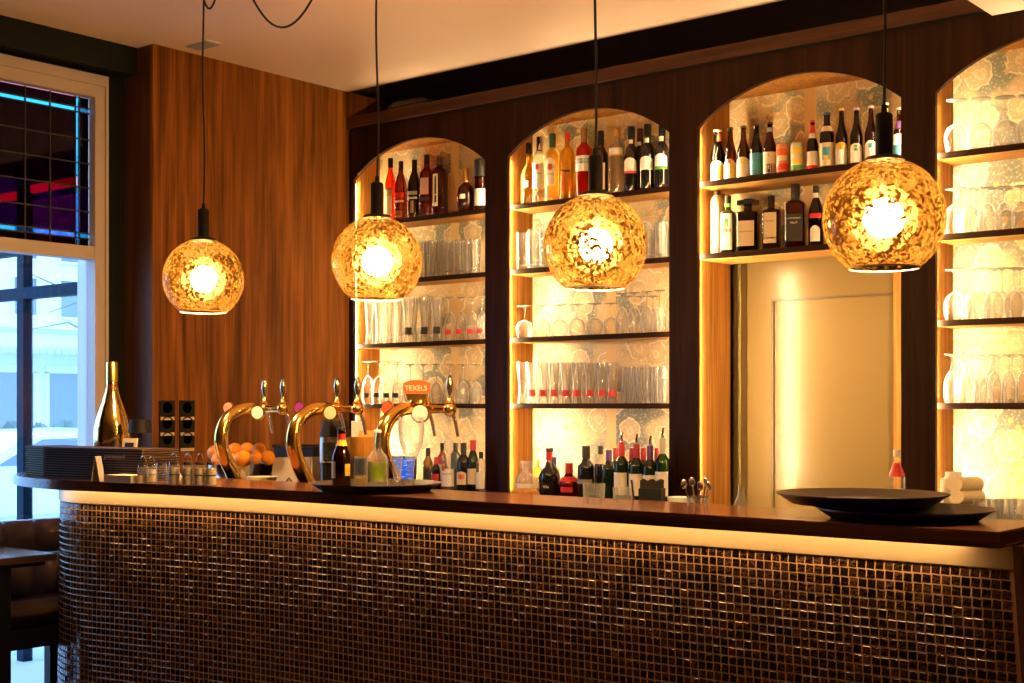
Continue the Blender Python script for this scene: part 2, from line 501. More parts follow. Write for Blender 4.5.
# wallpaper
def wallpaper():
    m, nt, b = nodes_of('patterned_wallpaper')
    t = nt.nodes.new('ShaderNodeNewGeometry')
    sep = nt.nodes.new('ShaderNodeSeparateXYZ')
    nt.links.new(t.outputs['Position'], sep.inputs[0])
    cmb = nt.nodes.new('ShaderNodeCombineXYZ')
    nt.links.new(sep.outputs[0], cmb.inputs[0])
    nt.links.new(sep.outputs[2], cmb.inputs[1])
    vec = cmb.outputs[0]
    n = noise(nt, vec, 3.2, 2, 0.5)
    base = ramp(nt, [(0.36, (0.66, 0.53, 0.32)), (0.49, (0.54, 0.41, 0.24)), (0.55, (0.23, 0.235, 0.18)), (0.72, (0.15, 0.17, 0.15))])
    nt.links.new(n.outputs[0], base.inputs[0])
    # round flowers with pale outlines
    vo = nt.nodes.new('ShaderNodeTexVoronoi')
    vo.voronoi_dimensions = '2D'
    vo.inputs['Scale'].default_value = 6.0
    vo.inputs['Randomness'].default_value = 0.8
    wob = noise(nt, vec, 22, 2)
    add = mixc(nt, 0.05, vec, wob.outputs['Color'])
    nt.links.new(add, vo.inputs['Vector'])
    fl = ramp(nt, [(0.0, (0.62, 0.45, 0.24)), (0.10, (0.74, 0.60, 0.38)), (0.115, (0.85, 0.76, 0.56)), (0.13, (0.60, 0.46, 0.28)), (0.31, (0.56, 0.42, 0.24)), (0.335, (0.84, 0.74, 0.54)), (0.362, (0.84, 0.74, 0.54)), (0.385, (0, 0, 0))])
    nt.links.new(vo.outputs['Distance'], fl.inputs[0])
    msk = math_n(nt, 'LESS_THAN', vo.outputs['Distance'], 0.382)
    c = mixc(nt, math_n(nt, 'MULTIPLY', msk, 0.85), base.outputs[0], fl.outputs[0])
    rg_ = math_n(nt, 'LESS_THAN', math_n(nt, 'ABSOLUTE', math_n(nt, 'SINE', math_n(nt, 'MULTIPLY', vo.outputs['Distance'], 62))), 0.22)
    pet = nt.nodes.new('ShaderNodeTexVoronoi')
    pet.voronoi_dimensions = '2D'
    pet.inputs['Scale'].default_value = 48
    nt.links.new(vec, pet.inputs['Vector'])
    dots = math_n(nt, 'LESS_THAN', pet.outputs['Distance'], 0.22)
    c = mixc(nt, math_n(nt, 'MULTIPLY', math_n(nt, 'MULTIPLY', rg_, msk), 0.55), c, (0.38, 0.29, 0.17))
    c = mixc(nt, math_n(nt, 'MULTIPLY', dots, 0.30), c, (0.86, 0.74, 0.50))
    # petal rings
    w = nt.nodes.new('ShaderNodeTexVoronoi')
    w.voronoi_dimensions = '2D'
    w.feature = 'DISTANCE_TO_EDGE'
    w.inputs['Scale'].default_value = 34
    nt.links.new(vec, w.inputs['Vector'])
    lines = math_n(nt, 'LESS_THAN', w.outputs['Distance'], 0.045)
    lines = math_n(nt, 'MULTIPLY', lines, 0.13)
    c = mixc(nt, lines, c, (0.84, 0.74, 0.54))
    # small orange berries
    vb = nt.nodes.new('ShaderNodeTexVoronoi')
    vb.voronoi_dimensions = '2D'
    vb.inputs['Scale'].default_value = 13
    nt.links.new(vec, vb.inputs['Vector'])
    ber = math_n(nt, 'LESS_THAN', vb.outputs['Distance'], 0.16)
    n3 = noise(nt, vec, 2.3, 1)
    ber = math_n(nt, 'MULTIPLY', ber, math_n(nt, 'GREATER_THAN', n3.outputs[0], 0.52))
    c = mixc(nt, ber, c, (0.62, 0.40, 0.17))
    # plain gold stripes between the patterned strips
    fx = math_n(nt, 'FRACT', math_n(nt, 'MULTIPLY', math_n(nt, 'ADD', sep.outputs[0], 10.13), 1.87))
    st = math_n(nt, 'LESS_THAN', math_n(nt, 'ABSOLUTE', math_n(nt, 'SUBTRACT', fx, 0.5)), 0.055)
    c = mixc(nt, st, c, (0.66, 0.47, 0.22))
    nt.links.new(c, b.inputs['Base Color'])
    b.inputs['Roughness'].default_value = 0.45
    return m
M_PAPER = wallpaper()
M_LED = pm('led_strip', (1, 0.9, 0.7), 0.5, emit=LED, ec=LEDC)
M_LED2 = pm('led_strip_soft', (1, 0.9, 0.7), 0.5, emit=LED * 0.28, ec=LEDC)
SZ = [2.441, 2.101, 1.744, 1.400]      # shelf mid heights
YB = 5.69
places = ['arch beside the walnut side wall', 'second arch from the walnut side wall', 'arch over the khaki door', 'arch beside the towel']
for k, (a0, a1) in enumerate(AX):
    yb_ = YB if k != 2 else 5.78
    t = thing('shelf_niche', 'lit shelf niche in the ' + places[k], 'shelf niche', ((a0 + a1) / 2, YW + FT, 0), 0, 'arched shelf niches')
    h = (a1 - a0) / 2
    d = yb_ - YW - FT
    z0 = 0.0 if k == 2 else 0.95
    g = 0.014
    part('side_panel', box(-h - 0.034, -h - g, 0.0, d, z0, 2.90), W_NICHE, t)
    part('side_panel', box(h + g, h + 0.034, 0.0, d, z0, 2.90), W_NICHE, t)
    part('top_panel', box(-h - g, h + g, 0.0, d, 2.885, 2.90), W_NICHE, t)
    if k == 2:
        part('back_panel', box(-h - g, h + g, d - 0.008, d, 2.10, 2.885), M_PAPER, t)
    else:
        part('back_panel', box(-h - g, h + g, d - 0.008, d, z0, 2.885), M_PAPER, t)
    for z in (SZ[:2] if k == 2 else SZ):
        s = part('shelf', box(-h - g, h + g, 0.018, d - 0.008, z - 0.012, z + 0.012), W_SHELF, t)
        part('shelf_edge', box(-h - g, h + g, 0.012, 0.018, z - 0.013, z + 0.013), W_EDGE, s)
    part('led_strip', box(-h - 0.0125, -h - 0.0085, 0.001, 0.009, max(z0, 0.97), SPR - 0.02), M_LED, t)
    part('led_strip', box(h + 0.0085, h + 0.0125, 0.001, 0.009, max(z0, 0.97), SPR - 0.02), M_LED2, t)

# low counters below the niches
for x0, x1, lab in ((XP, -3.40, 'low walnut back counter under the two arches by the side wall'), (-2.26, 0.6, 'low walnut back counter under the arch beside the towel')):
    t = thing('back_counter', lab, 'counter', ((x0 + x1) / 2, 5.30, 0))
    h = (x1 - x0) / 2
    part('body', box(-h, h, -0.18, 0.149, 0, 0.92), W_FACADE, t)
    part('worktop', box(-h, h, -0.20, 0.149, 0.92, 0.95), W_EDGE, t)
    n = max(2, int(2 * h / 0.55))
    for k in range(n):
        a = -h + 2 * h * k / n
        dd = part('cabinet_door', box(a + 0.01, a + 2 * h / n - 0.01, -0.2, -0.18, 0.1, 0.9), W_FACADE, t)
        part('handle', box(a + 2 * h / n - 0.06, a + 2 * h / n - 0.045, -0.215, -0.2, 0.5, 0.65), M_BRASS, dd)
for k in (0, 1, 3):
    a0, a1 = AX[k]
    struct(part('ledge', box(a0, a1, YW - 0.001, YB - 0.008, 0.92, 0.95), W_EDGE), 'ledge at the foot of the niche')

# boxes on top of the shelving
for px, w, y0, y1, Y, lab in ((366, 30, 103, 124, 5.75, 'small grey box on top of the shelving near the side wall'), (416, 42, 97, 118, 5.70, 'wide pale grey box on top of the shelving')):
    X = X_at(px, Y)
    ww = w_at(w, X, Y) / 0.75
    t = thing('grey_box', lab, 'box', (X, Y, 3.03))
    part('body', prism([(-ww / 2, 0), (ww / 2, 0), (ww / 2, 0.10), (ww / 2 - 0.04, 0.125), (-ww / 2 + 0.06, 0.125), (-ww / 2, 0.10)], -0.08, 0.08, 'Y'), M_GREY, t)
    part('lid_seam', box(-ww / 2 - 0.002, ww / 2 + 0.002, -0.082, 0.082, 0.095, 0.099), M_BLACK, t)

# ================================================================ the bar
BAR_Z, BAR_T = 1.10, 0.04
XR = -1.133
def front_path(off, n=60):
    """front line of the bar, from the right end to the back of the rounded left end; off = set back from the top's edge"""
    pts = []
    for k in range(n + 1):
        X = XR + (-4.86 - XR) * k / n
        t = max(0.0, (-3.5 - X) / 1.4)
        pts.append((X, 3.223 - 0.163 * t * t + off))
    cx, cy = -4.86, 3.5
    rx, ry = (0.81 - 3.6 * off), cy - pts[-1][1]
    for k in range(1, 19):
        a = R(90) * k / 18
        pts.append((cx - rx * math.sin(a), cy - ry * math.cos(a)))
    # soften the joint
    for _ in range(6):
        q = pts[:]
        for i in range(1, len(pts) - 1):
            if pts[i][0] < -4.2:
                q[i] = tuple((pts[i - 1][c] + 2 * pts[i][c] + pts[i + 1][c]) / 4 for c in (0, 1))
        pts = q
    return pts
fp = front_path(0.0)
outline = fp + [(fp[-1][0] + 0.02, 3.57), (fp[-1][0] + 0.07, 3.60), (XR, 3.60)]
me = mk_mesh('counter_slab', prism(outline, 0, BAR_T), W_TOP)
bm = bmesh.new(); bm.from_mesh(me)
ed = [e for e in bm.edges if abs(e.verts[0].co.z - e.verts[1].co.z) < 1e-5]
bmesh.ops.bevel(bm, geom=ed, offset=0.004, segments=2, affect='EDGES')
bm.to_mesh(me); bm.free()
me.polygons.foreach_set('use_smooth', [True] * len(me.polygons))
me.set_sharp_from_angle(angle=R(50))
bt = part('counter_slab', me, None)
bt.location = (0, 0, BAR_Z - BAR_T)
tag(bt, 'long dark wood bar top with a rounded end', 'counter')

OFF = 0.10
BRZ = 1.002          # foot of the brass band, head of the tiles
bp = front_path(OFF)
LEN = [0.0]
for p, q in zip(bp, bp[1:]): LEN.append(LEN[-1] + math.hypot(q[0] - p[0], q[1] - p[1]))
TOTAL = LEN[-1]
def on_path(s):
    s = min(max(s, 0), TOTAL - 1e-6)
    lo, hi = 0, len(LEN) - 1
    while hi - lo > 1:
        m_ = (lo + hi) // 2
        if LEN[m_] <= s: lo = m_
        else: hi = m_
    f = (s - LEN[lo]) / (LEN[hi] - LEN[lo])
    p, q = bp[lo], bp[hi]
    dx, dy = q[0] - p[0], q[1] - p[1]
    l = math.hypot(dx, dy)
    return p[0] + dx * f, p[1] + dy * f, dx / l, dy / l
def flare(s):
    """the front spreads a little towards the floor at both ends"""
    t = 1 - s / TOTAL
    return 0.07 * max(0, t) ** 1.5 - 0.05 * max(0.0, (0.14 - t) / 0.14)
def bar_pt(s, z, out):
    x, y, dx, dy = on_path(s)
    nx, ny = -dy, dx            # outward, towards the guests
    k = flare(s) * (BRZ - z)
    return (x + nx * out + k, y + ny * out, z)
bar = thing('bar_counter', 'curved bar front clad in brown glass mosaic tiles', 'bar', (-3.0, 3.4, 0))
O = Vector((-3.0, 3.4, 0))
def loc(p): return (p[0] - O.x, p[1] - O.y, p[2] - O.z)
NS = 150
def band(z0, z1, out, thick):
    vs, fs = [], []
    for k in range(NS + 1):
        s = TOTAL * k / NS
        for z in (z0, z1):
            for o in (out, out - thick): vs.append(loc(bar_pt(s, z, o)))
    for k in range(NS):
        i = 4 * k
        fs += [(i, i + 4, i + 6, i + 2), (i + 1, i + 3, i + 7, i + 5), (i, i + 1, i + 5, i + 4), (i + 2, i + 6, i + 7, i + 3)]
    return vs, fs
M_GROUT = pm('tan_grout', (0.66, 0.40, 0.21), 0.8)
part('grout_bed', band(0.02, BRZ, -0.004, 0.03), M_GROUT, bar, True)
m, nt, b = nodes_of('brushed_brass_band')
b.inputs['Base Color'].default_value = (0.60, 0.44, 0.24, 1)
b.inputs['Metallic'].default_value = 0.35
b.inputs['Roughness'].default_value = 0.38
n = noise(nt, coords(nt, (2.0, 2.0, 40)), 1, 2)
bump(nt, b, n.outputs[0], 0.15, 0.002)
part('brass_band', band(BRZ, BAR_Z - BAR_T, 0.003, 0.03), m, bar, True)
part('plinth', band(0.0, 0.02, 0.0, 0.03), M_BLACK, bar)
# end panel of wood and hidden carcass
ex = bar_pt(0, BRZ, 0)[0]
def endq(z, y0, y1, x):
    return None
e0 = (bar_pt(0, BRZ, 0.0)[0], bar_pt(0, 0.0, 0.0)[0])
vs = []
for (z, xx) in ((0.0, e0[1]), (BRZ, e0[0]), (BAR_Z - BAR_T, e0[0])):
    for y in (3.318, 3.56):
        for dx in (0.0, 0.022): vs.append(loc((xx + dx, y, z)))
fs = []
for k in range(2):
    i = 4 * k
    fs += [(i, i + 1, i + 5, i + 4), (i + 2, i + 6, i + 7, i + 3), (i + 1, i + 3, i + 7, i + 5), (i, i + 4, i + 6, i + 2)]
fs += [(0, 2, 3, 1), (8, 9, 11, 10)]
part('end_panel', (vs, fs), wood('end_walnut', (0.08, 0.03, 0.012), (0.15, 0.058, 0.022), (0.22, 0.09, 0.035), 0.4), bar)
part('back_board', box(-4.95 - O.x, XR - O.x, 3.54 - O.y, 3.56 - O.y, 0, BAR_Z - BAR_T), W_EDGE, bar)
# glow strip below the overhang
m_un = pm('warm_strip', (1, 0.85, 0.5), 0.5, emit=UNDER, ec=(1.0, 0.62, 0.26))
vs, fs = [], []
for k in range(NS + 1):
    s = 0.12 + (TOTAL - 0.55) * k / NS
    for o in (0.040, 0.052):
        for z in (1.0565, 1.0595): vs.append(loc(bar_pt(s, z, o)))
for k in range(NS):
    i = 4 * k
    fs += [(i, i + 4, i + 6, i + 2), (i, i + 1, i + 5, i + 4), (i + 2, i + 6, i + 7, i + 3), (i + 1, i + 3, i + 7, i + 5)]
part('light_strip', (vs, fs), m_un, bar)

# glass mosaic
def tile_mat(name, single):
    m, nt, b = nodes_of(name)
    g = nt.nodes.new('ShaderNodeNewGeometry')
    mp = nt.nodes.new('ShaderNodeMapping')
    mp.inputs['Scale'].default_value = (22, 22, 75)
    nt.links.new(g.outputs['Position'], mp.inputs['Vector'])
    wn_ = nt.nodes.new('ShaderNodeTexWhiteNoise')
    if single:
        oi = nt.nodes.new('ShaderNodeObjectInfo')
        wn_.noise_dimensions = '1D'
        nt.links.new(oi.outputs['Random'], wn_.inputs['W'])
    else:
        at = nt.nodes.new('ShaderNodeAttribute')
        at.attribute_name = 'tile'
        wn_.noise_dimensions = '1D'
        nt.links.new(at.outputs['Fac'], wn_.inputs['W'])
    n1 = noise(nt, mp.outputs[0], 1.0, 3, 0.6, 2.5)
    sw_ = ramp(nt, [(0.50, (0, 0, 0)), (0.56, (1, 1, 1)), (0.60, (0.1, 0.1, 0.1)), (0.66, (0, 0, 0)), (0.70, (0.8, 0.8, 0.8)), (0.74, (0, 0, 0))])
    nt.links.new(n1.outputs[0], sw_.inputs[0])
    base = ramp(nt, [(0.0, (0.004, 0.0025, 0.003)), (0.5, (0.011, 0.005, 0.0045)), (0.85, (0.024, 0.009, 0.006)), (1.0, (0.055, 0.022, 0.012))])
    nt.links.new(wn_.outputs['Value'], base.inputs[0])
    sepc = nt.nodes.new('ShaderNodeSeparateColor')
    nt.links.new(wn_.outputs['Color'], sepc.inputs[0])
    amt = math_n(nt, 'MULTIPLY', sw_.outputs[0], math_n(nt, 'POWER', sepc.outputs[1], 1.8))
    c = mixc(nt, amt, base.outputs[0], (0.62, 0.27, 0.09))
    nt.links.new(c, b.inputs['Base Color'])
    nt.links.new(math_n(nt, 'MULTIPLY', amt, 0.7), b.inputs['Metallic'])
    b.inputs['Roughness'].default_value = 0.14
    b.inputs['Specular IOR Level'].default_value = 0.6
    return m
TM1, TM2 = tile_mat('mosaic_glass', False), tile_mat('mosaic_glass_single', True)
PIT, TS, TH = 0.0250, 0.0220, 0.0016
ncol = int(TOTAL / PIT)
nrow = 38
N1C, N1R = 27, 11
vs, fs, ids = [], [], []
def tile_local(w, h):
    e = 0.0016
    v = [(-w / 2, 0, -h / 2), (w / 2, 0, -h / 2), (w / 2, 0, h / 2), (-w / 2, 0, h / 2),
         (-w / 2 + e, -TH, -h / 2 + e), (w / 2 - e, -TH, -h / 2 + e), (w / 2 - e, -TH, h / 2 - e), (-w / 2 + e, -TH, h / 2 - e)]
    f = [(4, 5, 6, 7), (0, 1, 5, 4), (1, 2, 6, 5), (2, 3, 7, 6), (3, 0, 4, 7)]
    return v, f
tv, tf = tile_local(TS, TS)
tile_me = mk_mesh('tile', (tv, tf), TM2)
rng = random.Random(3)
for c in range(ncol):
    s = 0.012 + PIT * (c + 0.5)
    if s > TOTAL - 0.01: break
    x, y, dx, dy = on_path(s)
    # local frame: right along the wall as seen by a guest, outward normal
    rx_, ry_ = -dx, -dy
    ang = math.atan2(ry_, rx_)
    for r_ in range(nrow):
        z = BRZ - 0.003 - PIT * (r_ + 0.5)
        if z < 0.03: break
        p = bar_pt(s, z, -0.0042)
        tl = flare(s)
        tx, tz = rng.gauss(0, 0.03), rng.gauss(0, 0.03)
        M = Matrix.Translation(loc(p)) @ Matrix.Rotation(ang + tz, 4, 'Z') @ Matrix.Rotation(tx, 4, 'X') @ Matrix.Rotation(tl, 4, 'Y')
        if c < N1C and r_ < N1R:
            o = bpy.data.objects.new('tile', tile_me)
            col.objects.link(o)
            o.parent = bar
            o.matrix_local = M
        else:
            k0 = len(vs)
            for q in tv: vs.append(tuple(M @ Vector(q)))
            for q in tf:
                fs.append(tuple(i + k0 for i in q))
            ids += [rng.random()] * len(tv)
me = bpy.data.meshes.new('mosaic_tiles')
me.from_pydata(vs, [], fs)
me.materials.append(TM1)
at = me.attributes.new('tile', 'FLOAT', 'POINT')
at.data.foreach_set('value', ids)
me.update()
mo = part('mosaic_tiles', me, None, bar)
mo['kind'] = 'stuff'

# lower work counter on the bartender's side
wk = thing('work_counter', 'steel work counter behind the bar', 'counter', (-3.0, 3.9, 0))
part('worktop', box(-2.2, 1.85, -0.24, 0.35, 0.95, 0.9995), M_STEEL, wk)
part('body', box(-2.2, 1.85, -0.20, 0.30, 0.0, 0.95), M_BLACK, wk)

# ================================================================ pendants
def shade_mat():
    m = bpy.data.materials.new('speckled_amber_glass')
    m.use_nodes = True
    nt = m.node_tree
    nt.nodes.clear()
    out = nt.nodes.new('ShaderNodeOutputMaterial')
    tc = nt.nodes.new('ShaderNodeTexCoord')
    oi = nt.nodes.new('ShaderNodeObjectInfo')
    va = nt.nodes.new('ShaderNodeVectorMath'); va.operation = 'ADD'
    sc_ = nt.nodes.new('ShaderNodeMath'); sc_.operation = 'MULTIPLY'; sc_.inputs[1].default_value = 9
    nt.links.new(oi.outputs['Random'], sc_.inputs[0])
    nt.links.new(tc.outputs['Object'], va.inputs[0]); nt.links.new(sc_.outputs[0], va.inputs[1])
    n1 = noise(nt, va.outputs[0], 84, 4, 0.65, 0.5)
    n2 = noise(nt, va.outputs[0], 9, 2)
    f = math_n(nt, 'ADD', n1.outputs[0], math_n(nt, 'MULTIPLY', math_n(nt, 'SUBTRACT', n2.outputs[0], 0.5), 0.45))
    cr = ramp(nt, [(0.36, (0.0014, 0.0005, 0.0001)), (0.43, (0.0060, 0.0024, 0.0003)), (0.49, (0.0105, 0.0050, 0.0007)), (0.60, (0.0160, 0.0098, 0.0026))])
    nt.links.new(f, cr.inputs[0])
    tr_ = ramp(nt, [(0.37, (0.0003, 0.0001, 0.0)), (0.445, (0.0015, 0.0008, 0.0001)), (0.50, (0.40, 0.32, 0.18)), (0.59, (0.88, 0.77, 0.55))])
    nt.links.new(f, tr_.inputs[0])
    tl = nt.nodes.new('ShaderNodeBsdfTranslucent')
    nt.links.new(cr.outputs[0], tl.inputs[0])
    tp = nt.nodes.new('ShaderNodeBsdfTransparent')
    nt.links.new(tr_.outputs[0], tp.inputs[0])
    ad = nt.nodes.new('ShaderNodeAddShader')
    nt.links.new(tl.outputs[0], ad.inputs[0]); nt.links.new(tp.outputs[0], ad.inputs[1])
    gl = nt.nodes.new('ShaderNodeBsdfGlossy'); gl.inputs['Roughness'].default_value = 0.08
    fr_ = nt.nodes.new('ShaderNodeValue'); fr_.outputs[0].default_value = 0.04
    mx = nt.nodes.new('ShaderNodeMixShader')
    nt.links.new(fr_.outputs[0], mx.inputs[0]); nt.links.new(ad.outputs[0], mx.inputs[1]); nt.links.new(gl.outputs[0], mx.inputs[2])
    nt.links.new(mx.outputs[0], out.inputs[0])
    return m
M_SHADE = shade_mat()
M_BULB = pm('frosted_bulb', (1, 0.8, 0.5), 0.5, emit=BULB, ec=BULBC)
YP = 3.40
def halo_mat():
    m = bpy.data.materials.new('bulb_halo')
    m.use_nodes = True
    nt = m.node_tree
    nt.nodes.clear()
    out = nt.nodes.new('ShaderNodeOutputMaterial')
    tl = nt.nodes.new('ShaderNodeBsdfTranslucent'); tl.inputs[0].default_value = (0.020, 0.015, 0.0085, 1)
    tp = nt.nodes.new('ShaderNodeBsdfTransparent'); tp.inputs[0].default_value = (0.95, 0.94, 0.92, 1)
    ad = nt.nodes.new('ShaderNodeAddShader')
    nt.links.new(tl.outputs[0], ad.inputs[0]); nt.links.new(tp.outputs[0], ad.inputs[1]); nt.links.new(ad.outputs[0], out.inputs[0])
    return m
M_HALO = halo_mat()
def pendant(px, py, dpx, label):
    X = X_at(px, YP)
    r = 0.160
    z = z_at(py, X, YP)
    t = thing('pendant_lamp', label, 'lamp', (X, YP, z), 0, 'speckled glass pendants over the bar')
    a0, a1 = R(14), R(145)
    prof = [(r * math.sin(a0 + (a1 - a0) * k / 26), r * math.cos(a0 + (a1 - a0) * k / 26)) for k in range(27)]
    part('shade', lathe(prof, 48), M_SHADE, t, True, 180)
    rim = prof[-1]
    part('rim', lathe([(rim[0] - 0.002, rim[1]), (rim[0] + 0.002, rim[1] + 0.001), (rim[0] + 0.001, rim[1] - 0.003), (rim[0] - 0.003, rim[1] - 0.002), (rim[0] - 0.002, rim[1])], 40), pm('rim_glass', (0.85, 0.6, 0.25), 0.2), t, True)
    part('socket', lathe([(0.0, 0.300), (0.007, 0.300), (0.008, 0.282), (0.019, 0.278), (0.0225, 0.272), (0.0225, 0.168), (0.045, 0.163), (0.056, 0.152), (0.03, 0.145), (0.0, 0.145)], 24), M_BLACK, t, True)
    part('bulb', ball(0.053, 10), M_BULB, t, True, loc=(0, 0, 0.0))
    part('halo_globe', ball(0.088, 12), M_HALO, t, True, 180)  # added sphere that spreads a soft halo around the bulb
    part('bulb_neck', lathe([(0.012, 0.05), (0.014, 0.16)], 12), M_BLACK, t)
    n = 20
    part('cord', tube([(0.004 * math.sin(k * 0.35) * (1 if px < 400 else 0.4), 0.003 * math.sin(k * 0.5), 0.295 + (CEIL - z - 0.295) * k / n) for k in range(n + 1)], 0.0042, 6), M_CORD, t)
    part('ceiling_cup', lathe([(0, CEIL - z), (0.04, CEIL - z), (0.04, CEIL - z - 0.02), (0.0, CEIL - z - 0.022)], 20), M_BLACK, t, True)
    return t
pendant(203.5, 279, 82, 'glowing speckled globe pendant hanging before the walnut side wall')
pendant(377, 261.5, 89, 'glowing speckled globe pendant hanging before the arch of whisky bottles')
pendant(595.5, 245.5, 101, 'glowing speckled globe pendant hanging before the arch of port bottles')
pendant(884, 218.5, 125, 'largest glowing speckled globe pendant, before the arch over the door')

def swag(p0, pm_, p1, Y, lab):
    a = Vector((X_at(p0[0], Y), Y, CEIL)); b_ = Vector((X_at(p1[0], Y), Y, CEIL))
    mz = z_at(pm_[1], X_at(pm_[0], Y), Y)
    pts = []
    for k in range(25):
        t = k / 24
        p = a.lerp(b_, t)
        p.z = CEIL - (CEIL - mz) * (1 - (2 * t - 1) ** 2) * (1.0 + 0.0 * t)
        pts.append(p)
    t = thing('lamp_cable', lab, 'cable', (a.x, Y, CEIL))
    part('cable', tube([tuple(p - a) for p in pts], 0.0042, 6), M_CORD, t)
    for p in (pts[0], pts[-1]):
        part('ceiling_hook', lathe([(0, 0), (0.012, 0), (0.012, -0.012), (0, -0.014)], 10), M_BLACK, t, loc=tuple(p - a))
swag((232, 0), (286, 27), (345, 0), 3.40, 'black cable sagging in a wide loop below the ceiling')
swag((196, 0), (215, 7), (224, 0), 3.42, 'short black cable loop beside the pendant cord at the ceiling')

# fill spots added out of view to lighten the tiled bar front
for k, (x, y) in enumerate(((-4.2, 1.9), (-2.6, 1.7), (-1.0, 1.6))):
    t = thing('fill_spot', 'added unseen fill spot, ' + ORD[k] + ' along the room', 'lamp', (x, y, CEIL))
    part('trim_ring', lathe([(0.045, 0), (0.06, 0), (0.06, -0.008), (0.045, -0.008), (0.045, 0)], 20), M_WHITE, t, True)
    ld = bpy.data.lights.new('spot', 'SPOT')
    ld.energy = DOWN; ld.color = (1.0, 0.72, 0.45); ld.spot_size = R(84); ld.spot_blend = 0.8; ld.shadow_soft_size = 0.05
    lo = bpy.data.objects.new('spot', ld); col.objects.link(lo); lo.parent = t; lo.location = (0, 0, -0.012)

# ================================================================ outside the window
M_PAVE = pm('pavement', (0.50, 0.52, 0.56), 0.8)
M_FACE = pm('pale_facade', (0.80, 0.82, 0.84), 0.8)
M_WDARK = pm('house_glass', (0.16, 0.20, 0.24), 0.3)
M_STEELB = pm('blue_black_steel', (0.005, 0.020, 0.040), 0.7, spec=0.15)
struct(part('ground_street', box(-90, -6.05, -25, 75, -0.16, -0.08), M_PAVE), 'pale street pavement outside')
XH = -50.0
hs = thing('house', 'pale house across the street seen through the window', 'building', (XH, 31, -0.1))
part('wall', box(-8, 0, -9, 12, 0, 12), M_FACE, hs)
part('cornice', box(0, 0.3, -9, 12, 4.65, 4.85), M_FACE, hs)
for zz, hh in ((5.2, 1.5), (7.5, 1.6), (9.8, 1.4)):
    for yy in (-5.4, -3.2, -1.0, 1.1, 3.2, 5.4):
        w = part('window', join(box(0, 0.12, yy - 0.6, yy + 0.6, zz - 0.1, zz), box(0, 0.1, yy - 0.6, yy - 0.5, zz, zz + hh), box(0, 0.1, yy + 0.5, yy + 0.6, zz, zz + hh), box(0, 0.1, yy - 0.6, yy + 0.6, zz + hh, zz + hh + 0.12)), M_FACE, hs)
        part('pane', box(0.0, 0.05, yy - 0.5, yy + 0.5, zz, zz + hh), M_WDARK, w)
for yy in (-4.2, -1.6, 1.0, 3.6):
    w = part('shop_window', join(box(0, 0.12, yy - 1.1, yy + 1.1, 2.85, 3.15), box(0, 0.12, yy - 1.1, yy - 0.95, 0.3, 2.9), box(0, 0.12, yy + 0.95, yy + 1.1, 0.3, 2.9)), M_FACE, hs)
    part('pane', box(0.0, 0.04, yy - 0.95, yy + 0.95, 0.4, 2.85), M_WDARK, w)
aw = part('awning', prism([(0.05, 4.5), (1.6, 3.9), (1.6, 3.75), (0.05, 4.35)], -6, 7, 'Y'), pm('awning_cloth', (0.62, 0.68, 0.72), 0.7), hs)
sc_pts = [(-6, 3.80)]
for k in range(39):
    y0_ = -6 + k / 3.0
    sc_pts += [(y0_ + 0.03, 3.62), (y0_ + 0.167, 3.56), (y0_ + 0.30, 3.62), (y0_ + 0.333, 3.80)]
part('scallops', prism(sc_pts, 1.58, 1.62, 'X'), pm('awning_edge', (0.5, 0.56, 0.62), 0.7), aw)
m, nt, b = nodes_of('hedge_leaves')
n = noise(nt, coords(nt, (6, 6, 6)), 1, 4)
rr_ = ramp(nt, [(0.35, (0.02, 0.06, 0.05)), (0.7, (0.12, 0.22, 0.16))])
nt.links.new(n.outputs[0], rr_.inputs[0]); nt.links.new(rr_.outputs[0], b.inputs['Base Color'])
hv, hf = [], []
rg = random.Random(11)
for k in range(900):
    c = Vector((rg.uniform(-0.5, 0.5), rg.uniform(-4, 4), rg.uniform(0.0, 1.05)))
    a = Vector((rg.uniform(-1, 1), rg.uniform(-1, 1), rg.uniform(-1, 1))).normalized() * 0.22
    bq = a.orthogonal().normalized() * 0.13
    i = len(hv)
    hv += [tuple(c - a), tuple(c + bq), tuple(c + a), tuple(c - bq)]
    hf.append((i, i + 1, i + 2, i + 3))
hg = thing('hedge', 'low dark hedge across the street', 'hedge', (-28, 17.4, -0.08))
lv = part('leaves', (hv, hf), m, hg); lv['kind'] = 'stuff'
part('stem_mass', box(-0.4, 0.4, -4, 4, 0, 0.9), m, hg)
# bare tree
tr = thing('bare_tree', 'leafless tree with thin branches across the street', 'tree', (-33.5, 22.6, -0.08))
M_BARK = pm('bark', (0.16, 0.14, 0.13), 0.9)
part('trunk', tube([(0, 0, 0), (0.1, 0.0, 2.5), (0.0, 0.15, 5.0), (0.1, 0.2, 8.0)], [0.16, 0.13, 0.10, 0.05], 8), M_BARK, tr)
for k in range(14):
    z0_ = 2.6 + 0.33 * k
    a = k * 2.4
    L = 2.6 - 0.08 * k
    part('branch', tube([(0.05, 0.08, z0_), (math.cos(a) * L * 0.5, math.sin(a) * L * 0.5, z0_ + 0.35 * (-1) ** k + 0.2), (math.cos(a) * L, math.sin(a) * L, z0_ + 0.3 - 0.9 * (k % 3 == 0))], [0.045, 0.03, 0.012], 5), M_BARK, tr)
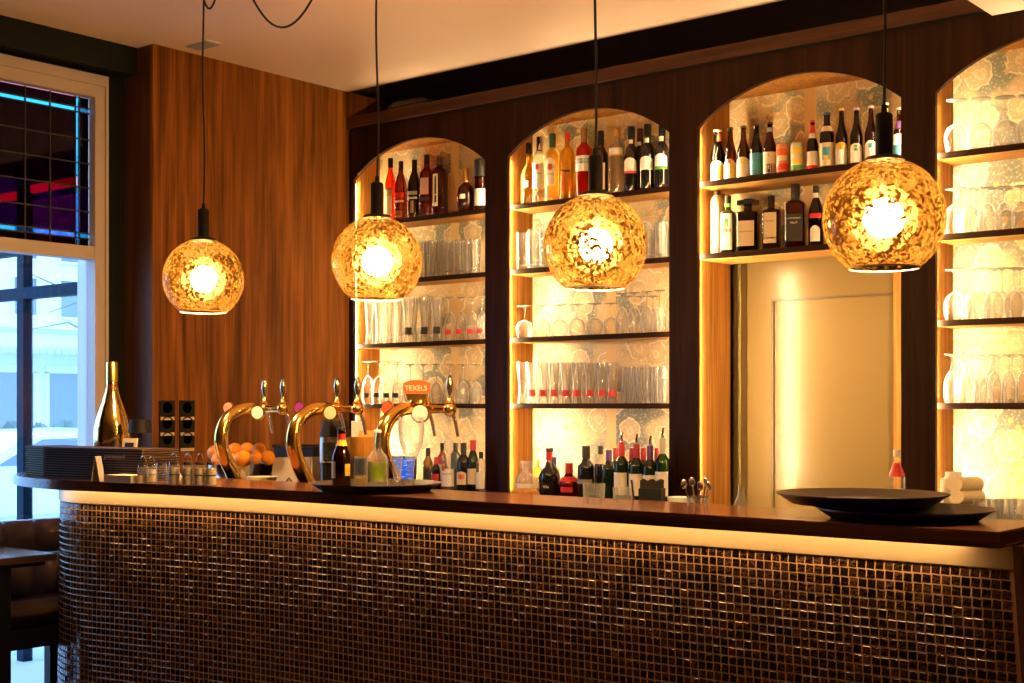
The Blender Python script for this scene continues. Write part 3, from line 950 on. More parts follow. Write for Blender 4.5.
# parked white car
car = thing('parked_car', 'white car parked outside the window', 'car', (-12.9, 7.9, -0.08), R(92))
body = [(-2.0, 0.35), (-2.0, 0.72), (-1.2, 0.86), (-0.55, 1.22), (0.75, 1.24), (1.45, 0.88), (2.0, 0.80), (2.05, 0.35)]
cm = mk_mesh('body', prism(body, -0.82, 0.82, 'Y'), pm('white_car_paint', (0.82, 0.84, 0.86), 0.2, coat=0.5))
bm = bmesh.new(); bm.from_mesh(cm)
bmesh.ops.bevel(bm, geom=list(bm.edges), offset=0.06, segments=2, affect='EDGES')
bm.to_mesh(cm); bm.free()
part('body', cm, None, car)
for sy_ in (-1, 1):
    part('side_window', prism([(-1.0, 0.9), (-0.5, 1.15), (0.7, 1.17), (1.2, 0.9)], sy_ * 0.815, sy_ * 0.832, 'Y'), M_WDARK, car)
    for xx in (-1.25, 1.3):
        part('wheel', xf(lathe([(0, -0.1), (0.28, -0.1), (0.31, -0.06), (0.31, 0.06), (0.28, 0.1), (0, 0.1)], 20), (xx, sy_ * 0.74, 0.31), 0, R(90)), M_BLACK, car, True)
part('windscreen', xf(box(-0.01, 0.01, -0.66, 0.66, -0.3, 0.3), (1.12, 0, 1.075), 0, 0, R(-62)), M_WDARK, car)
# steel and glass porch screen
YS = 4.30
scn = thing('porch_screen', 'dark blue steel porch screen with glass beyond the window', 'screen', (-7.2, YS, -0.08))
part('post', box(0.0, 0.07, -0.03, 0.03, 0, 2.76), M_STEELB, scn)
part('transom', box(-3.0, 1.2, -0.035, 0.035, 2.10, 2.165), M_STEELB, scn)
part('pane', box(0.095, 1.2, -0.004, 0.004, 0.02, 2.09), M_PANE, scn)
part('pane', box(-3.0, 0.0, -0.004, 0.004, 0.02, 2.09), M_PANE, scn)
part('side_bar', box(-0.65, -0.60, -0.03, 0.03, 0.14, 2.09), M_STEELB, scn)
m, nt, b = nodes_of('violet_glow')
n = noise(nt, coords(nt, (14, 14, 30)), 1, 5, 0.75)
rr_ = ramp(nt, [(0.35, (0.10, 0.02, 0.22)), (0.6, (0.42, 0.12, 0.62)), (0.8, (0.8, 0.4, 0.8))])
nt.links.new(n.outputs[0], rr_.inputs[0])
nt.links.new(rr_.outputs[0], b.inputs['Base Color']); nt.links.new(rr_.outputs[0], b.inputs['Emission Color'])
b.inputs['Emission Strength'].default_value = 5.0
part('violet_glow_panel', box(0.17, 1.2, -0.02, 0.02, 2.38, 2.66), m, scn)  # purple glass given its own glow for the daylight behind it
part('red_light_tube', box(0.17, 1.2, -0.045, -0.02, 2.70, 2.745), pm('red_light', (1, 0.05, 0.04), 0.5, emit=28.0), scn)
part('red_light_tube', box(-3.0, -0.0, -0.045, -0.02, 2.68, 2.725), MATS['red_light'], scn)
part('head_rail', box(-3.0, 1.2, -0.035, 0.035, 2.36, 2.40), M_STEELB, scn)

# ================================================================ seating by the window
M_LEATH = pm('plum_leather', (0.075, 0.030, 0.032), 0.32)
M_LEATH_LIT = pm('plum_leather_lit', (0.22, 0.17, 0.20), 0.36)  # blue window light painted into the backrest as paler leather
bn = thing('banquette', 'dark leather banquette with channelled back under the window', 'bench', (-5.62, 3.0, 0))
def cushion(x0, x1, y0, y1, z0, z1, bev=0.02):
    me = mk_mesh('cushion', box(x0, x1, y0, y1, z0, z1), None)
    bm = bmesh.new(); bm.from_mesh(me)
    bmesh.ops.bevel(bm, geom=list(bm.edges), offset=bev, segments=3, affect='EDGES')
    bm.to_mesh(me); bm.free()
    me.polygons.foreach_set('use_smooth', [True] * len(me.polygons))
    return me
for k in range(11):
    y = -0.9 + 0.158 * k
    for z0_, z1_ in ((0.50, 0.70), (0.705, 0.862)):
        me = cushion(-0.245, -0.15, y, y + 0.155, z0_, z1_, 0.009); me.materials.append(M_LEATH_LIT)
        part('back_channel', me, None, bn)
me = cushion(-0.15, 0.12, -0.9, 0.838, 0.40, 0.515, 0.03); me.materials.append(M_LEATH)
part('seat', me, None, bn)
part('base', box(-0.22, 0.10, -0.9, 0.82, 0.31, 0.40), pm('dark_base', (0.02, 0.012, 0.012), 0.5), bn)
for y in (-0.8, 0.0, 0.62):
    part('leg', box(0.03, 0.08, y - 0.025, y + 0.025, 0, 0.31), M_BLACK, bn)
    part('leg', box(-0.2, -0.15, y - 0.025, y + 0.025, 0, 0.31), M_BLACK, bn)
tb = thing('wooden_table', 'narrow wooden table standing between banquette and bar end', 'table', (-5.50, 2.93, 0))
part('tabletop', box(-0.21, 0.21, -0.4, 0.4, 0.725, 0.755), W_TABLE, tb)
for yy in (-0.3, 0.18):
    part('column', box(0.10, 0.16, yy - 0.03, yy + 0.03, 0.03, 0.725), M_BLACK, tb)
    part('foot_plate', box(-0.05, 0.2, yy - 0.1, yy + 0.1, 0.0, 0.03), M_BLACK, tb)
part('apron', box(-0.17, 0.18, -0.36, 0.36, 0.705, 0.725), M_BLACK, tb)

# ================================================================ bottles
FACE = R(-72)
PROF = {
    'bordeaux': [(0, 0), (0.92, 0), (1, 0.02), (1, 0.60), (0.93, 0.66), (0.62, 0.715), (0.42, 0.755), (0.38, 0.80), (0.37, 0.985), (0, 0.985)],
    'port': [(0, 0), (0.92, 0), (1, 0.02), (1, 0.57), (0.94, 0.63), (0.66, 0.69), (0.46, 0.73), (0.44, 0.80), (0.40, 0.985), (0, 0.985)],
    'champagne': [(0, 0), (0.9, 0), (1, 0.02), (1, 0.34), (0.97, 0.42), (0.82, 0.52), (0.55, 0.64), (0.36, 0.74), (0.28, 0.84), (0.27, 0.985), (0, 0.985)],
    'spirit': [(0, 0), (0.92, 0), (1, 0.02), (1, 0.66), (0.94, 0.715), (0.66, 0.755), (0.44, 0.785), (0.38, 0.82), (0.38, 0.98), (0, 0.98)],
    'slim': [(0, 0), (0.95, 0), (1, 0.02), (1, 0.72), (0.93, 0.77), (0.55, 0.81), (0.40, 0.84), (0.38, 0.98), (0, 0.98)],
    'slope': [(0, 0), (0.92, 0), (1, 0.02), (1, 0.52), (0.90, 0.62), (0.62, 0.73), (0.40, 0.80), (0.36, 0.98), (0, 0.98)],
    'squat': [(0, 0), (0.88, 0), (1, 0.03), (1.0, 0.40), (0.96, 0.48), (0.80, 0.56), (0.45, 0.63), (0.33, 0.69), (0.31, 0.98), (0, 0.98)],
    'round': [(0, 0), (0.6, 0), (0.82, 0.05), (1, 0.25), (0.98, 0.42), (0.82, 0.56), (0.5, 0.635), (0.34, 0.67), (0.32, 0.98), (0, 0.98)],
    'beer': [(0, 0), (0.92, 0), (1, 0.02), (1, 0.50), (0.93, 0.56), (0.66, 0.66), (0.46, 0.76), (0.40, 0.86), (0.38, 0.955), (0.42, 0.96), (0.42, 0.975), (0, 0.975)],
    'stub': [(0, 0), (0.92, 0), (1, 0.02), (1, 0.60), (0.90, 0.68), (0.55, 0.76), (0.44, 0.82), (0.42, 0.955), (0, 0.96)],
    'crock': [(0, 0), (0.95, 0), (1, 0.02), (1, 0.80), (0.93, 0.86), (0.62, 0.90), (0.5, 0.92), (0.5, 0.95), (0, 0.95)],
    'square': [(0, 0), (0.95, 0), (1, 0.02), (1, 0.66), (0.95, 0.70), (0.62, 0.735), (0.40, 0.76), (0.38, 0.80), (0.38, 0.98), (0, 0.98)],
    'jug': [(0, 0), (0.95, 0), (1, 0.02), (1, 0.70), (0.97, 0.73), (0.40, 0.76), (0.36, 0.78), (0.36, 0.98), (0, 0.98)],
    'can': [(0, 0), (0.82, 0), (1, 0.05), (1, 0.92), (0.86, 0.985), (0.84, 1.0), (0, 0.99)],
}
def prof_r(prof, z):
    best = 0
    for (r0, z0), (r1, z1) in zip(prof, prof[1:]):
        if z0 <= z <= z1 and z1 > z0:
            best = max(best, r0 + (r1 - r0) * (z - z0) / (z1 - z0))
    return best
def sup(t, p): return 1.0 if p == 2.0 else 1.0 / (abs(math.cos(t)) ** p + abs(math.sin(t)) ** p) ** (1 / p)
def wrap_pt(prof, rad, H, p, ang, z, off, rot):
    r = prof_r(prof, z) * rad * sup(ang - rot, p) + off
    return (r * math.cos(ang), r * math.sin(ang), z * H)
def curved_patch(prof, rad, H, p, rot, c, half, z0, z1, off=0.0008, arch=0.0, na=10, nz=4):
    vs, fs = [], []
    for j in range(nz + 1):
        for i in range(na + 1):
            q = -1 + 2 * i / na
            zt = z1 + arch * (1 - q * q) - arch
            z = z0 + (zt - z0) * j / nz
            vs.append(wrap_pt(prof, rad, H, p, c + half * q, z, off, rot))
    for j in range(nz):
        for i in range(na):
            k = j * (na + 1) + i
            fs.append((k, k + 1, k + na + 2, k + na + 1))
    return vs, fs
def curved_text(s, size, prof, rad, H, p, rot, c, zc, off=0.0016):
    v, f = TXT[s]
    return [wrap_pt(prof, rad, H, p, c + x * size / rad, zc + y * size / H, off, rot) for x, y, z in v], f
def fit(X, Y, rad):
    if Y > YW + 0.05:
        for a0, a1 in AX:
            if a0 - 0.08 < X < a1 + 0.08:
                return min(max(X, a0 + rad + 0.006), a1 - rad - 0.006)
    return X
def bottle(name, label, px, ytop, wpx, Y, zb, kind, body, cap, labels=(), texts=(), p=2.0, capz=0.86, capmat2=None, group=None, face=None, cat='bottle', capw=1.12, zt=None):
    X = X_at(px, Y)
    H = (zt if zt is not None else z_at(ytop, X, Y)) - zb
    rad = w_at(wpx, X, Y) / 2
    X = fit(X, Y, rad)
    f_ = FACE if face is None else face
    rot = 0.0 if p == 2.0 else f_
    rr = rad if p == 2.0 else rad * 0.88
    pr = PROF[kind]
    t = thing(name, label, cat, (X, Y, zb + 0.0005), 0, group)
    part('body', lathe([(r * rr, z * H) for r, z in pr], 24, p, rot=rot), body, t, True, 50)
    if cap:
        rn = prof_r(pr, min(capz + 0.03, 0.95)) * rr * capw
        part('cap', lathe([(rn, capz * H), (rn, 0.99 * H), (rn * 0.9, H), (0, H)], 16), cap, t, True)
    for (z0, z1, half, mt, *rest) in labels:
        part('label', curved_patch(pr, rr, H, p, rot, f_ + (rest[1] if len(rest) > 1 else 0), R(half), z0, z1, 0.0008, rest[0] if rest else 0.0), mt, t, True)
    for (s, zc, size, mt) in texts:
        part('lettering', curved_text(s, size * rr, pr, rr, H, p, rot, f_, zc), mt, t)
    return t
S1, S2, S3, S4 = [z + 0.013 for z in SZ]
YS1 = 5.57
# arch by the side wall: whisky shelf
A1 = 'whiskies on the top shelf by the side wall'
bottle('liquor_bottle', 'orange-red bitter bottle with black cap beside the pendant socket', 390.5, 158.5, 12, YS1, S1, 'slope', L_ORED, M_BLACK, [(0.10, 0.50, 38, M_CREAM), (0.40, 0.52, 40, M_INK)])
bottle('liquor_bottle', 'square amber whisky bottle with slanted pale red stripe label', 401, 161.5, 13, YS1, S1, 'slope', L_WHI, M_BLACK, [(0.38, 0.46, 45, M_RED), (0.30, 0.33, 45, M_CREAM), (0.06, 0.16, 30, M_GOLDF)], p=4.0, group=A1)
bottle('liquor_bottle', 'square dark whisky bottle with slanted grey stripe label', 414.5, 160, 14, YS1, S1, 'slope', L_DKB, M_BLACK, [(0.40, 0.46, 45, M_GREY), (0.33, 0.36, 45, M_CREAM), (0.10, 0.30, 14, M_GOLDF)], p=4.0, group=A1)
bottle('liquor_bottle', 'tall dark red liqueur bottle with pinkish square label', 427, 155, 15, YS1, S1, 'spirit', L_WHI, M_BLACK, [(0.36, 0.62, 34, pm('pinkish_print', (0.62, 0.40, 0.36), 0.5)), (0.26, 0.32, 40, M_INK)], p=4.0, group=A1)
bottle('liquor_bottle', 'tall brown square bottle with black print down a cream label', 440, 157, 16, YS1, S1, 'slim', L_WHI, M_WHITE and pm('brown_cap', (0.06, 0.025, 0.012), 0.4), [(0.16, 0.70, 20, M_CREAM, 0, -0.25), (0.36, 0.66, 8, M_INK, 0, -0.25), (0.22, 0.34, 8, M_INK, 0, -0.25)], p=4.5, group=A1)
bottle('liquor_bottle', 'round flask of amber rum with gold cap and no paper label', 466, 168.5, 19, YS1, S1, 'round', L_WHI, M_GOLDF, [(0.30, 0.40, 18, M_CREAM)], capz=0.68)
bottle('liquor_bottle', 'dark red bottle with big white label against the pilaster', 481.5, 159.5, 14, YS1, S1, 'spirit', L_WHI, M_INK, [(0.10, 0.42, 60, M_WHITE)], capz=0.66)
# second arch: aperitif and port shelf
bottle('liquor_bottle', 'yellow vanilla liqueur bottle with round black emblem', 522.5, 144, 16.5, YS1, S1, 'squat', L_YEL, M_BLACKG, [(0.26, 0.40, 24, M_INK), (0.28, 0.38, 17, M_WHITE)], [('43', 0.33, 0.42, M_INK)], capz=0.82)
bottle('liquor_bottle', 'clear rum bottle with white label and silver cap', 539.5, 137, 14.5, YS1, S1, 'spirit', M_WATER, M_STEEL, [(0.22, 0.60, 50, M_WHITE), (0.50, 0.58, 14, M_RED), (0.12, 0.18, 22, M_GREY)], [('BACARDI', 0.44, 0.30, M_INK)], capz=0.80)
bottle('liquor_bottle', 'pale vermouth bottle with dark green cap and red disc on its label', 552.5, 134, 15.5, YS1, S1, 'spirit', L_PALE, pm('dark_green_cap', (0.02, 0.09, 0.08), 0.35), [(0.24, 0.64, 36, M_WHITE, 0.05), (0.46, 0.55, 15, M_RED), (0.48, 0.525, 40, M_GREENP)], [('MARTINI', 0.40, 0.26, M_INK)], capz=0.80)
bottle('liquor_bottle', 'square yellow liqueur bottle with red cap and side print', 567.5, 132, 15, YS1, S1, 'spirit', L_YEL, M_RED, [(0.10, 0.42, 14, M_ORANGEP, 0, -0.4), (0.40, 0.44, 40, M_INK)], p=4.0, capz=0.86)
bottle('liquor_bottle', 'bright red bitter bottle with pale band label', 584, 128.5, 16, YS1, S1, 'spirit', L_RED, pm('bronze_cap', (0.28, 0.16, 0.06), 0.35, 0.6), [(0.38, 0.60, 60, M_WHITE), (0.49, 0.56, 55, M_BLUEP)], [('CAMPARI', 0.525, 0.36, M_WHITE)], capz=0.80)
PORTS = 'port bottles on the top shelf'
bottle('port_bottle', 'dark port bottle with narrow cream side label behind the pendant socket', 601, 131, 14.5, YS1, S1, 'bordeaux', M_DKBOT, M_BLACK, [(0.10, 0.50, 16, M_CREAM, 0, 0.6)], capz=0.78)
bottle('liquor_bottle', 'clear ribbed gin bottle with gold and white collar label', 617, 129, 16, YS1, S1, 'round' if False else 'spirit', M_WATER, M_GOLDF, [(0.60, 0.70, 60, M_WHITE), (0.575, 0.60, 60, M_GOLDF)], capz=0.88, capw=1.4)
bottle('port_bottle', 'dark port bottle with white label edged in red', 631.5, 127, 15, YS1, S1, 'port', M_DKBOT, M_BLACK, [(0.32, 0.52, 55, M_WHITE, 0.05), (0.285, 0.315, 55, M_RED), (0.74, 0.80, 40, M_WHITE)], capz=0.82, group=PORTS)
bottle('port_bottle', 'dark port bottle standing half hidden behind the other port bottles', 640, 129, 14, 5.64, S1, 'port', M_DKBOT, pm('plum_cap', (0.08, 0.02, 0.025), 0.4), [(0.74, 0.80, 40, M_WHITE)], capz=0.82, group=PORTS)
bottle('port_bottle', 'dark port bottle with plain white label beside the green-edged one', 647.5, 124.5, 15.5, YS1, S1, 'port', M_DKBOT, M_BLACK, [(0.31, 0.51, 55, M_WHITE, 0.05), (0.72, 0.79, 40, M_WHITE)], capz=0.82, group=PORTS)
bottle('port_bottle', 'dark port bottle with white label edged in green beside the pilaster', 662, 125, 15, YS1, S1, 'port', M_DKBOT, M_BLACK, [(0.35, 0.54, 55, M_WHITE, 0.05), (0.30, 0.345, 55, M_GREENP), (0.74, 0.82, 40, M_WHITE)], capz=0.84, group=PORTS)
# arch over the door: beers
YS3 = 5.57
BR = 'beer bottles on the top shelf over the door'
beers = [
    (707.5, 131, 10, L_DKB, M_WHITE, [(0.04, 0.40, 70, M_WHITE, 0.08)], (), 'brown beer bottle with plain white label, first from the pilaster'),
    (719.3, 130, 11, L_BRN, M_WHITE, [(0.04, 0.40, 70, M_WHITE, 0.10), (0.06, 0.30, 26, M_YELP, 0, 0.45), (0.78, 0.92, 60, M_ORANGEP)], (), 'brown beer bottle with white and yellow label, second from the pilaster'),
    (730.5, 127.5, 12.5, L_BRN, pm('dark_crown', (0.05, 0.03, 0.02), 0.4), [(0.04, 0.40, 70, M_WHITE, 0.10), (0.06, 0.34, 24, M_YELP, 0, 0.5), (0.32, 0.40, 16, M_ORANGEP)], (), 'brown beer bottle with orange-topped yellow label, third from the pilaster'),
    (743.5, 126, 13, L_BRN, MATS['dark_crown'], [(0.04, 0.41, 70, M_CREAM, 0.08), (0.28, 0.40, 14, M_YELP)], (), 'brown beer bottle with cream label, beside the blue-labelled one'),
    (756.5, 124, 13, L_DKB, MATS['dark_crown'], [(0.05, 0.45, 75, M_BLUEP)], (), 'brown beer bottle with sky blue label'),
    (770, 122.5, 13.5, L_BRN, MATS['dark_crown'], [(0.05, 0.44, 70, M_CREAM), (0.06, 0.22, 60, M_INK), (0.82, 0.90, 60, M_GREY)], [('HET', 0.16, 0.8, M_CREAM), ('L', 0.38, 0.6, M_INK)], 'brown beer bottle with cream label and bold black lettering band'),
    (812.5, 120.5, 11.5, L_DKB, M_RED, [(0.05, 0.11, 80, M_RED), (0.11, 0.38, 65, M_WHITE), (0.74, 0.90, 70, M_RED), (0.64, 0.74, 60, M_WHITE)], (), 'small dark beer bottle with red cap and red neck label'),
    (827, 113, 14.5, L_DKB, pm('blue_crown', (0.04, 0.12, 0.28), 0.4), [(0.06, 0.46, 70, M_CREAM), (0.16, 0.38, 32, M_BLUEP), (0.16, 0.24, 20, M_YELP), (0.66, 0.76, 75, M_CREAM)], (), 'stout beer bottle with blue crown cap and blue picture label'),
    (841.5, 108.5, 12, L_DKB, M_YELP, [(0.05, 0.36, 65, M_WHITE, 0.05), (0.30, 0.42, 60, M_YELP, 0.04)], (), 'dark beer bottle with yellow crown and white and yellow label'),
    (856.5, 108, 12.5, L_DKB, M_WHITE, [(0.05, 0.38, 65, M_WHITE, 0.06), (0.25, 0.35, 18, M_GREENP)], [('N', 0.30, 0.7, M_WHITE)], 'dark beer bottle with green square on a white label'),
    (871, 106, 12.5, L_BRN, M_WHITE, [(0.05, 0.40, 65, M_WHITE, 0.08), (0.27, 0.35, 16, M_BLUEP)], (), 'amber beer bottle with white arched label beside the pendant socket'),
    (886, 103, 13, L_BRN, M_WHITE, [(0.05, 0.40, 65, M_WHITE, 0.06), (0.80, 0.9, 60, M_CREAM)], (), 'beer bottle mostly hidden behind the big pendant socket'),
    (899, 108, 11, L_BRN, M_WHITE, [(0.05, 0.3, 65, M_BLUEP), (0.3, 0.5, 65, M_WHITE), (0.6, 0.75, 60, M_PURPLE)], (), 'beer bottle with blue and white labels squeezed beside the pilaster'),
]
for px, yt, w, bod, cap, labs, tx, lab in beers:
    bottle('beer_bottle', lab, px, yt, w, YS3, S1, 'stub' if 'stout' in lab else 'beer', bod, cap, labs, tx, capz=0.955, group=BR, capw=1.2)
bottle('beer_can', 'orange printed beer can on the shelf over the door', 783, 145, 13.5, YS3, S1, 'can', pm('orange_can', (0.62, 0.24, 0.11), 0.3, 0.3), None, [(0.15, 0.35, 60, M_RED), (0.45, 0.62, 40, M_CREAM), (0.62, 0.84, 50, M_ORANGEP)], cat='can')
bottle('beer_can', 'green and yellow printed beer can on the shelf over the door', 797.5, 143.5, 13.5, YS3, S1, 'can', pm('pale_can', (0.55, 0.60, 0.45), 0.3, 0.3), None, [(0.08, 0.25, 60, M_GREENP), (0.30, 0.50, 50, M_YELP), (0.62, 0.84, 50, M_YELP), (0.45, 0.6, 30, M_CREAM)], cat='can')
# arch over the door: liqueurs
bottle('stone_jug', 'tall pale stoneware gin jug with dark stopper', 709, 191.5, 13, YS3, S2, 'crock', pm('stoneware', (0.66, 0.44, 0.22), 0.35), M_BLACK, [(0.10, 0.72, 30, M_CREAM)], capz=0.92)
bottle('liquor_bottle', 'green square liqueur bottle with big white label', 728, 196, 17, YS3, S2, 'square', M_DKGRN, M_INK, [(0.06, 0.68, 38, M_WHITE), (0.46, 0.60, 14, M_GREENP), (0.36, 0.42, 30, M_ORANGEP), (0.80, 0.87, 90, M_GREENP)], p=5.0, capz=0.86)
bottle('liquor_bottle', 'dark almond liqueur bottle with wide flat black stopper', 748, 198, 24, YS3, S2, 'jug', L_DKB, None, [(0.10, 0.56, 38, M_CREAM)], [('DISARONNO', 0.36, 0.20, M_INK)], p=6.0)
X = X_at(750, YS3)
st = part('stopper', box(-0.042, 0.042, -0.03, 0.03, 0, 0.022), M_BLACKG, [o for o in col.objects if o.get('label', '').startswith('dark almond')][0])
st.location = (0, 0, z_at(205, X, YS3) - S2)
bottle('liquor_bottle', 'clear square jenever bottle with cream label and dark cap', 771.5, 196, 19.5, YS3, S2, 'jug', L_OLV, M_BLACK, [(0.12, 0.68, 36, M_CREAM), (0.20, 0.23, 36, M_INK)], [('HOPPE', 0.52, 0.26, M_INK)], p=6.0, capz=0.88)
bottle('liquor_bottle', 'square black-labelled whiskey bottle with black cap', 795.5, 184.5, 23, YS3, S2, 'square', L_WHI, M_INK, [(0.10, 0.52, 42, M_INK), (0.74, 0.82, 90, M_INK)], [("JACK DANIEL'S", 0.455, 0.17, M_WHITE), ('No.7', 0.385, 0.30, M_WHITE), ('HET', 0.01, 0.01, M_WHITE)][:2], p=5.0, capz=0.80, capw=1.2)
bottle('liquor_bottle', 'dark liqueur bottle with red ribbon and oval white label', 816, 186, 15, YS3, S2, 'slope', L_DKB, M_INK, [(0.08, 0.34, 40, M_WHITE, 0.06), (0.46, 0.54, 50, M_RED), (0.80, 0.88, 60, M_WHITE)], capz=0.88)
bottle('liquor_bottle', 'clear liqueur bottle half hidden behind the largest pendant globe', 848, 188, 18, YS3, S2, 'spirit', L_OLV, M_BLACK, [(0.15, 0.55, 50, M_CREAM)], capz=0.86)

# back counter bottles, second arch
YC = 5.36
ZC = 0.95
bottle('glass_decanter', 'clear glass decanter with square stopper beside the pilaster', 526, 461, 21, YC, ZC, 'squat', M_GLASST, M_GLASST, [(0.10, 0.34, 60, M_WHITE)], p=4.0, capz=0.80, capw=2.0, cat='decanter')
bottle('liquor_bottle', 'slim gold-capped bottle beside the glass decanter', 537.5, 460, 9, YC + 0.02, ZC, 'slim', L_PALE, M_GOLDF, [(0.2, 0.5, 50, M_CREAM)], capz=0.80)
bottle('liquor_bottle', 'black potbellied liqueur bottle with red neck label', 549.5, 448, 22, YC, ZC, 'squat', M_DKBOT, M_INK, [(0.74, 0.92, 70, M_RED)], [('Villa', 0.20, 0.34, M_CREAM)], capz=0.93)
bottle('wine_bottle', 'dark bottle half hidden behind the black potbellied bottle', 554, 457, 12, YC + 0.1, ZC, 'bordeaux', M_DKGRN, M_PURPLE, capz=0.8)
bottle('liquor_bottle', 'squat red liqueur bottle with red wax cap', 569, 463, 19, YC, ZC, 'squat', liquid('cherry_liqueur', (0.35, 0.03, 0.02), (0.12, 0.01, 0.01)), M_RED, [(0.46, 0.60, 70, M_RED), (0.15, 0.30, 40, M_RED)], capz=0.70, capw=1.25)
bottle('port_bottle', 'dark port bottle with grey band, beside the squat red bottle', 586, 446, 17, YC, ZC, 'port', M_DKBOT, M_INK, [(0.28, 0.36, 60, M_GREY)], capz=0.76)
bottle('wine_bottle', 'dark bottle with beige paper round its neck', 600.5, 446, 12, YC + 0.02, ZC, 'bordeaux', M_DKBOT, M_INK, [(0.66, 0.84, 90, M_CREAM)], capz=0.84)
bottle('wine_bottle', 'green wine bottle with dark purple foil', 609, 450, 15, YC - 0.02, ZC, 'bordeaux', M_DKGRN, M_PURPLE, [(0.80, 0.84, 60, M_CREAM)], capz=0.78)
RF = 'red foil wine bottles in the rear row'
for px, lab in ((615.5, 'rear wine bottle with red foil, beside the green wine bottle'), (632, 'rear wine bottle with red foil, between the two pourer bottles with red foils'), (643.5, 'rear wine bottle with red foil, before the purple foil'), (657, 'rear wine bottle with red foil, nearest the pilaster')):
    bottle('wine_bottle', lab, px, 448, 12.5, YC + 0.1, ZC, 'bordeaux', M_DKGRN, pm('red_foil', (0.36, 0.012, 0.02), 0.35), [(0.2, 0.5, 50, M_WHITE)], capz=0.76, group=RF)
for px, yt, foil, bod, lab in ((621.5, 442, M_RED, M_DKGRN, 'open wine bottle with scarlet foil, pourer and white label'), (636.5, 444, pm('dull_red_foil', (0.45, 0.03, 0.03), 0.4), M_DKGRN, 'open wine bottle with dull red foil and steel pourer'),
                          (650, 446, M_PURPLE, M_DKGRN, 'open wine bottle with purple foil and steel pourer'), (662.5, 438, pm('pale_capsule', (0.55, 0.50, 0.45), 0.4), L_GRN, 'tall open bottle with pale capsule and steel pourer')):
    Y = YC - 0.04
    X = X_at(px, Y)
    t = bottle('wine_bottle', lab, px, yt, 15, Y, ZC, 'bordeaux', bod, foil, [(0.10, 0.48, 60, M_WHITE)], capz=0.76)
    H = z_at(yt, X, Y) - ZC
    po = part('pourer', tube([(0, 0, H - 0.005), (0, 0, H + 0.015), (0.004, -0.004, H + 0.03), (0.012, -0.012, H + 0.046)], [0.009, 0.007, 0.006, 0.005], 10), M_STEEL, t, True)
# back counter bottles, arch by the side wall
bottle('liquor_bottle', 'small olive bottle with black cap beside the card terminal', 428, 448, 10, YC, ZC, 'stub', L_OLV, M_BLACK, [(0.2, 0.5, 60, M_INK)], capz=0.80)
bottle('sauce_bottle', 'small dark bottle with red cap and red label', 436, 457, 8.5, YC - 0.05, ZC, 'stub', L_DKB, M_RED, [(0.15, 0.5, 60, M_RED)], capz=0.78)
bottle('liquor_bottle', 'amber bottle with black cap behind the white-capped rum', 442, 443, 9, YC + 0.06, ZC, 'spirit', L_AMB, M_BLACK, [(0.2, 0.55, 60, M_CREAM)], capz=0.84)
bottle('liquor_bottle', 'clear rum bottle with white cap on the back counter', 449.5, 440, 16, YC - 0.04, ZC, 'spirit', M_WATER, M_WHITE, [(0.10, 0.44, 55, M_WHITE), (0.40, 0.50, 14, M_RED, 0, -0.5)], [('BACARDI', 0.34, 0.32, M_INK)], capz=0.80, capw=1.25)
bottle('wine_bottle', 'slim dark bottle between the rum and the dark sherry bottle', 455.5, 443, 10, YC + 0.08, ZC, 'slim', M_DKGRN, M_INK, capz=0.8)
bottle('wine_bottle', 'dark sherry bottle with black foil and oval label', 463.5, 443, 14, YC - 0.02, ZC, 'bordeaux', M_DKBOT, M_INK, [(0.15, 0.42, 45, M_CREAM, 0.04), (0.26, 0.36, 25, M_ORANGEP)], capz=0.76)
bottle('wine_bottle', 'green bottle with bright red cap beside the pilaster', 473, 440, 12, YC, ZC, 'slope', L_GRN, M_RED, [(0.15, 0.45, 50, M_CREAM)], capz=0.80, capw=1.3)
bottle('liquor_bottle', 'pale bottle with white label against the pilaster', 481, 452, 10, YC - 0.03, ZC, 'slim', M_WATER, M_BLACK, [(0.1, 0.5, 60, M_WHITE)], capz=0.84)
# bottle before the door
bottle('syrup_bottle', 'clear bottle with red label standing before the khaki door', 897, 450, 16, 5.10, ZC - 0.0, 'stub', M_WATER, M_WHITE, [(0.62, 0.82, 80, M_RED), (0.1, 0.45, 60, M_WHITE), (0.2, 0.36, 60, M_RED)], capz=0.90)
bottle('water_bottle', 'empty clear glass bottle neck behind the bar top', 741, 485, 15, 3.78, 1.0, 'slope', M_GLASST, None)

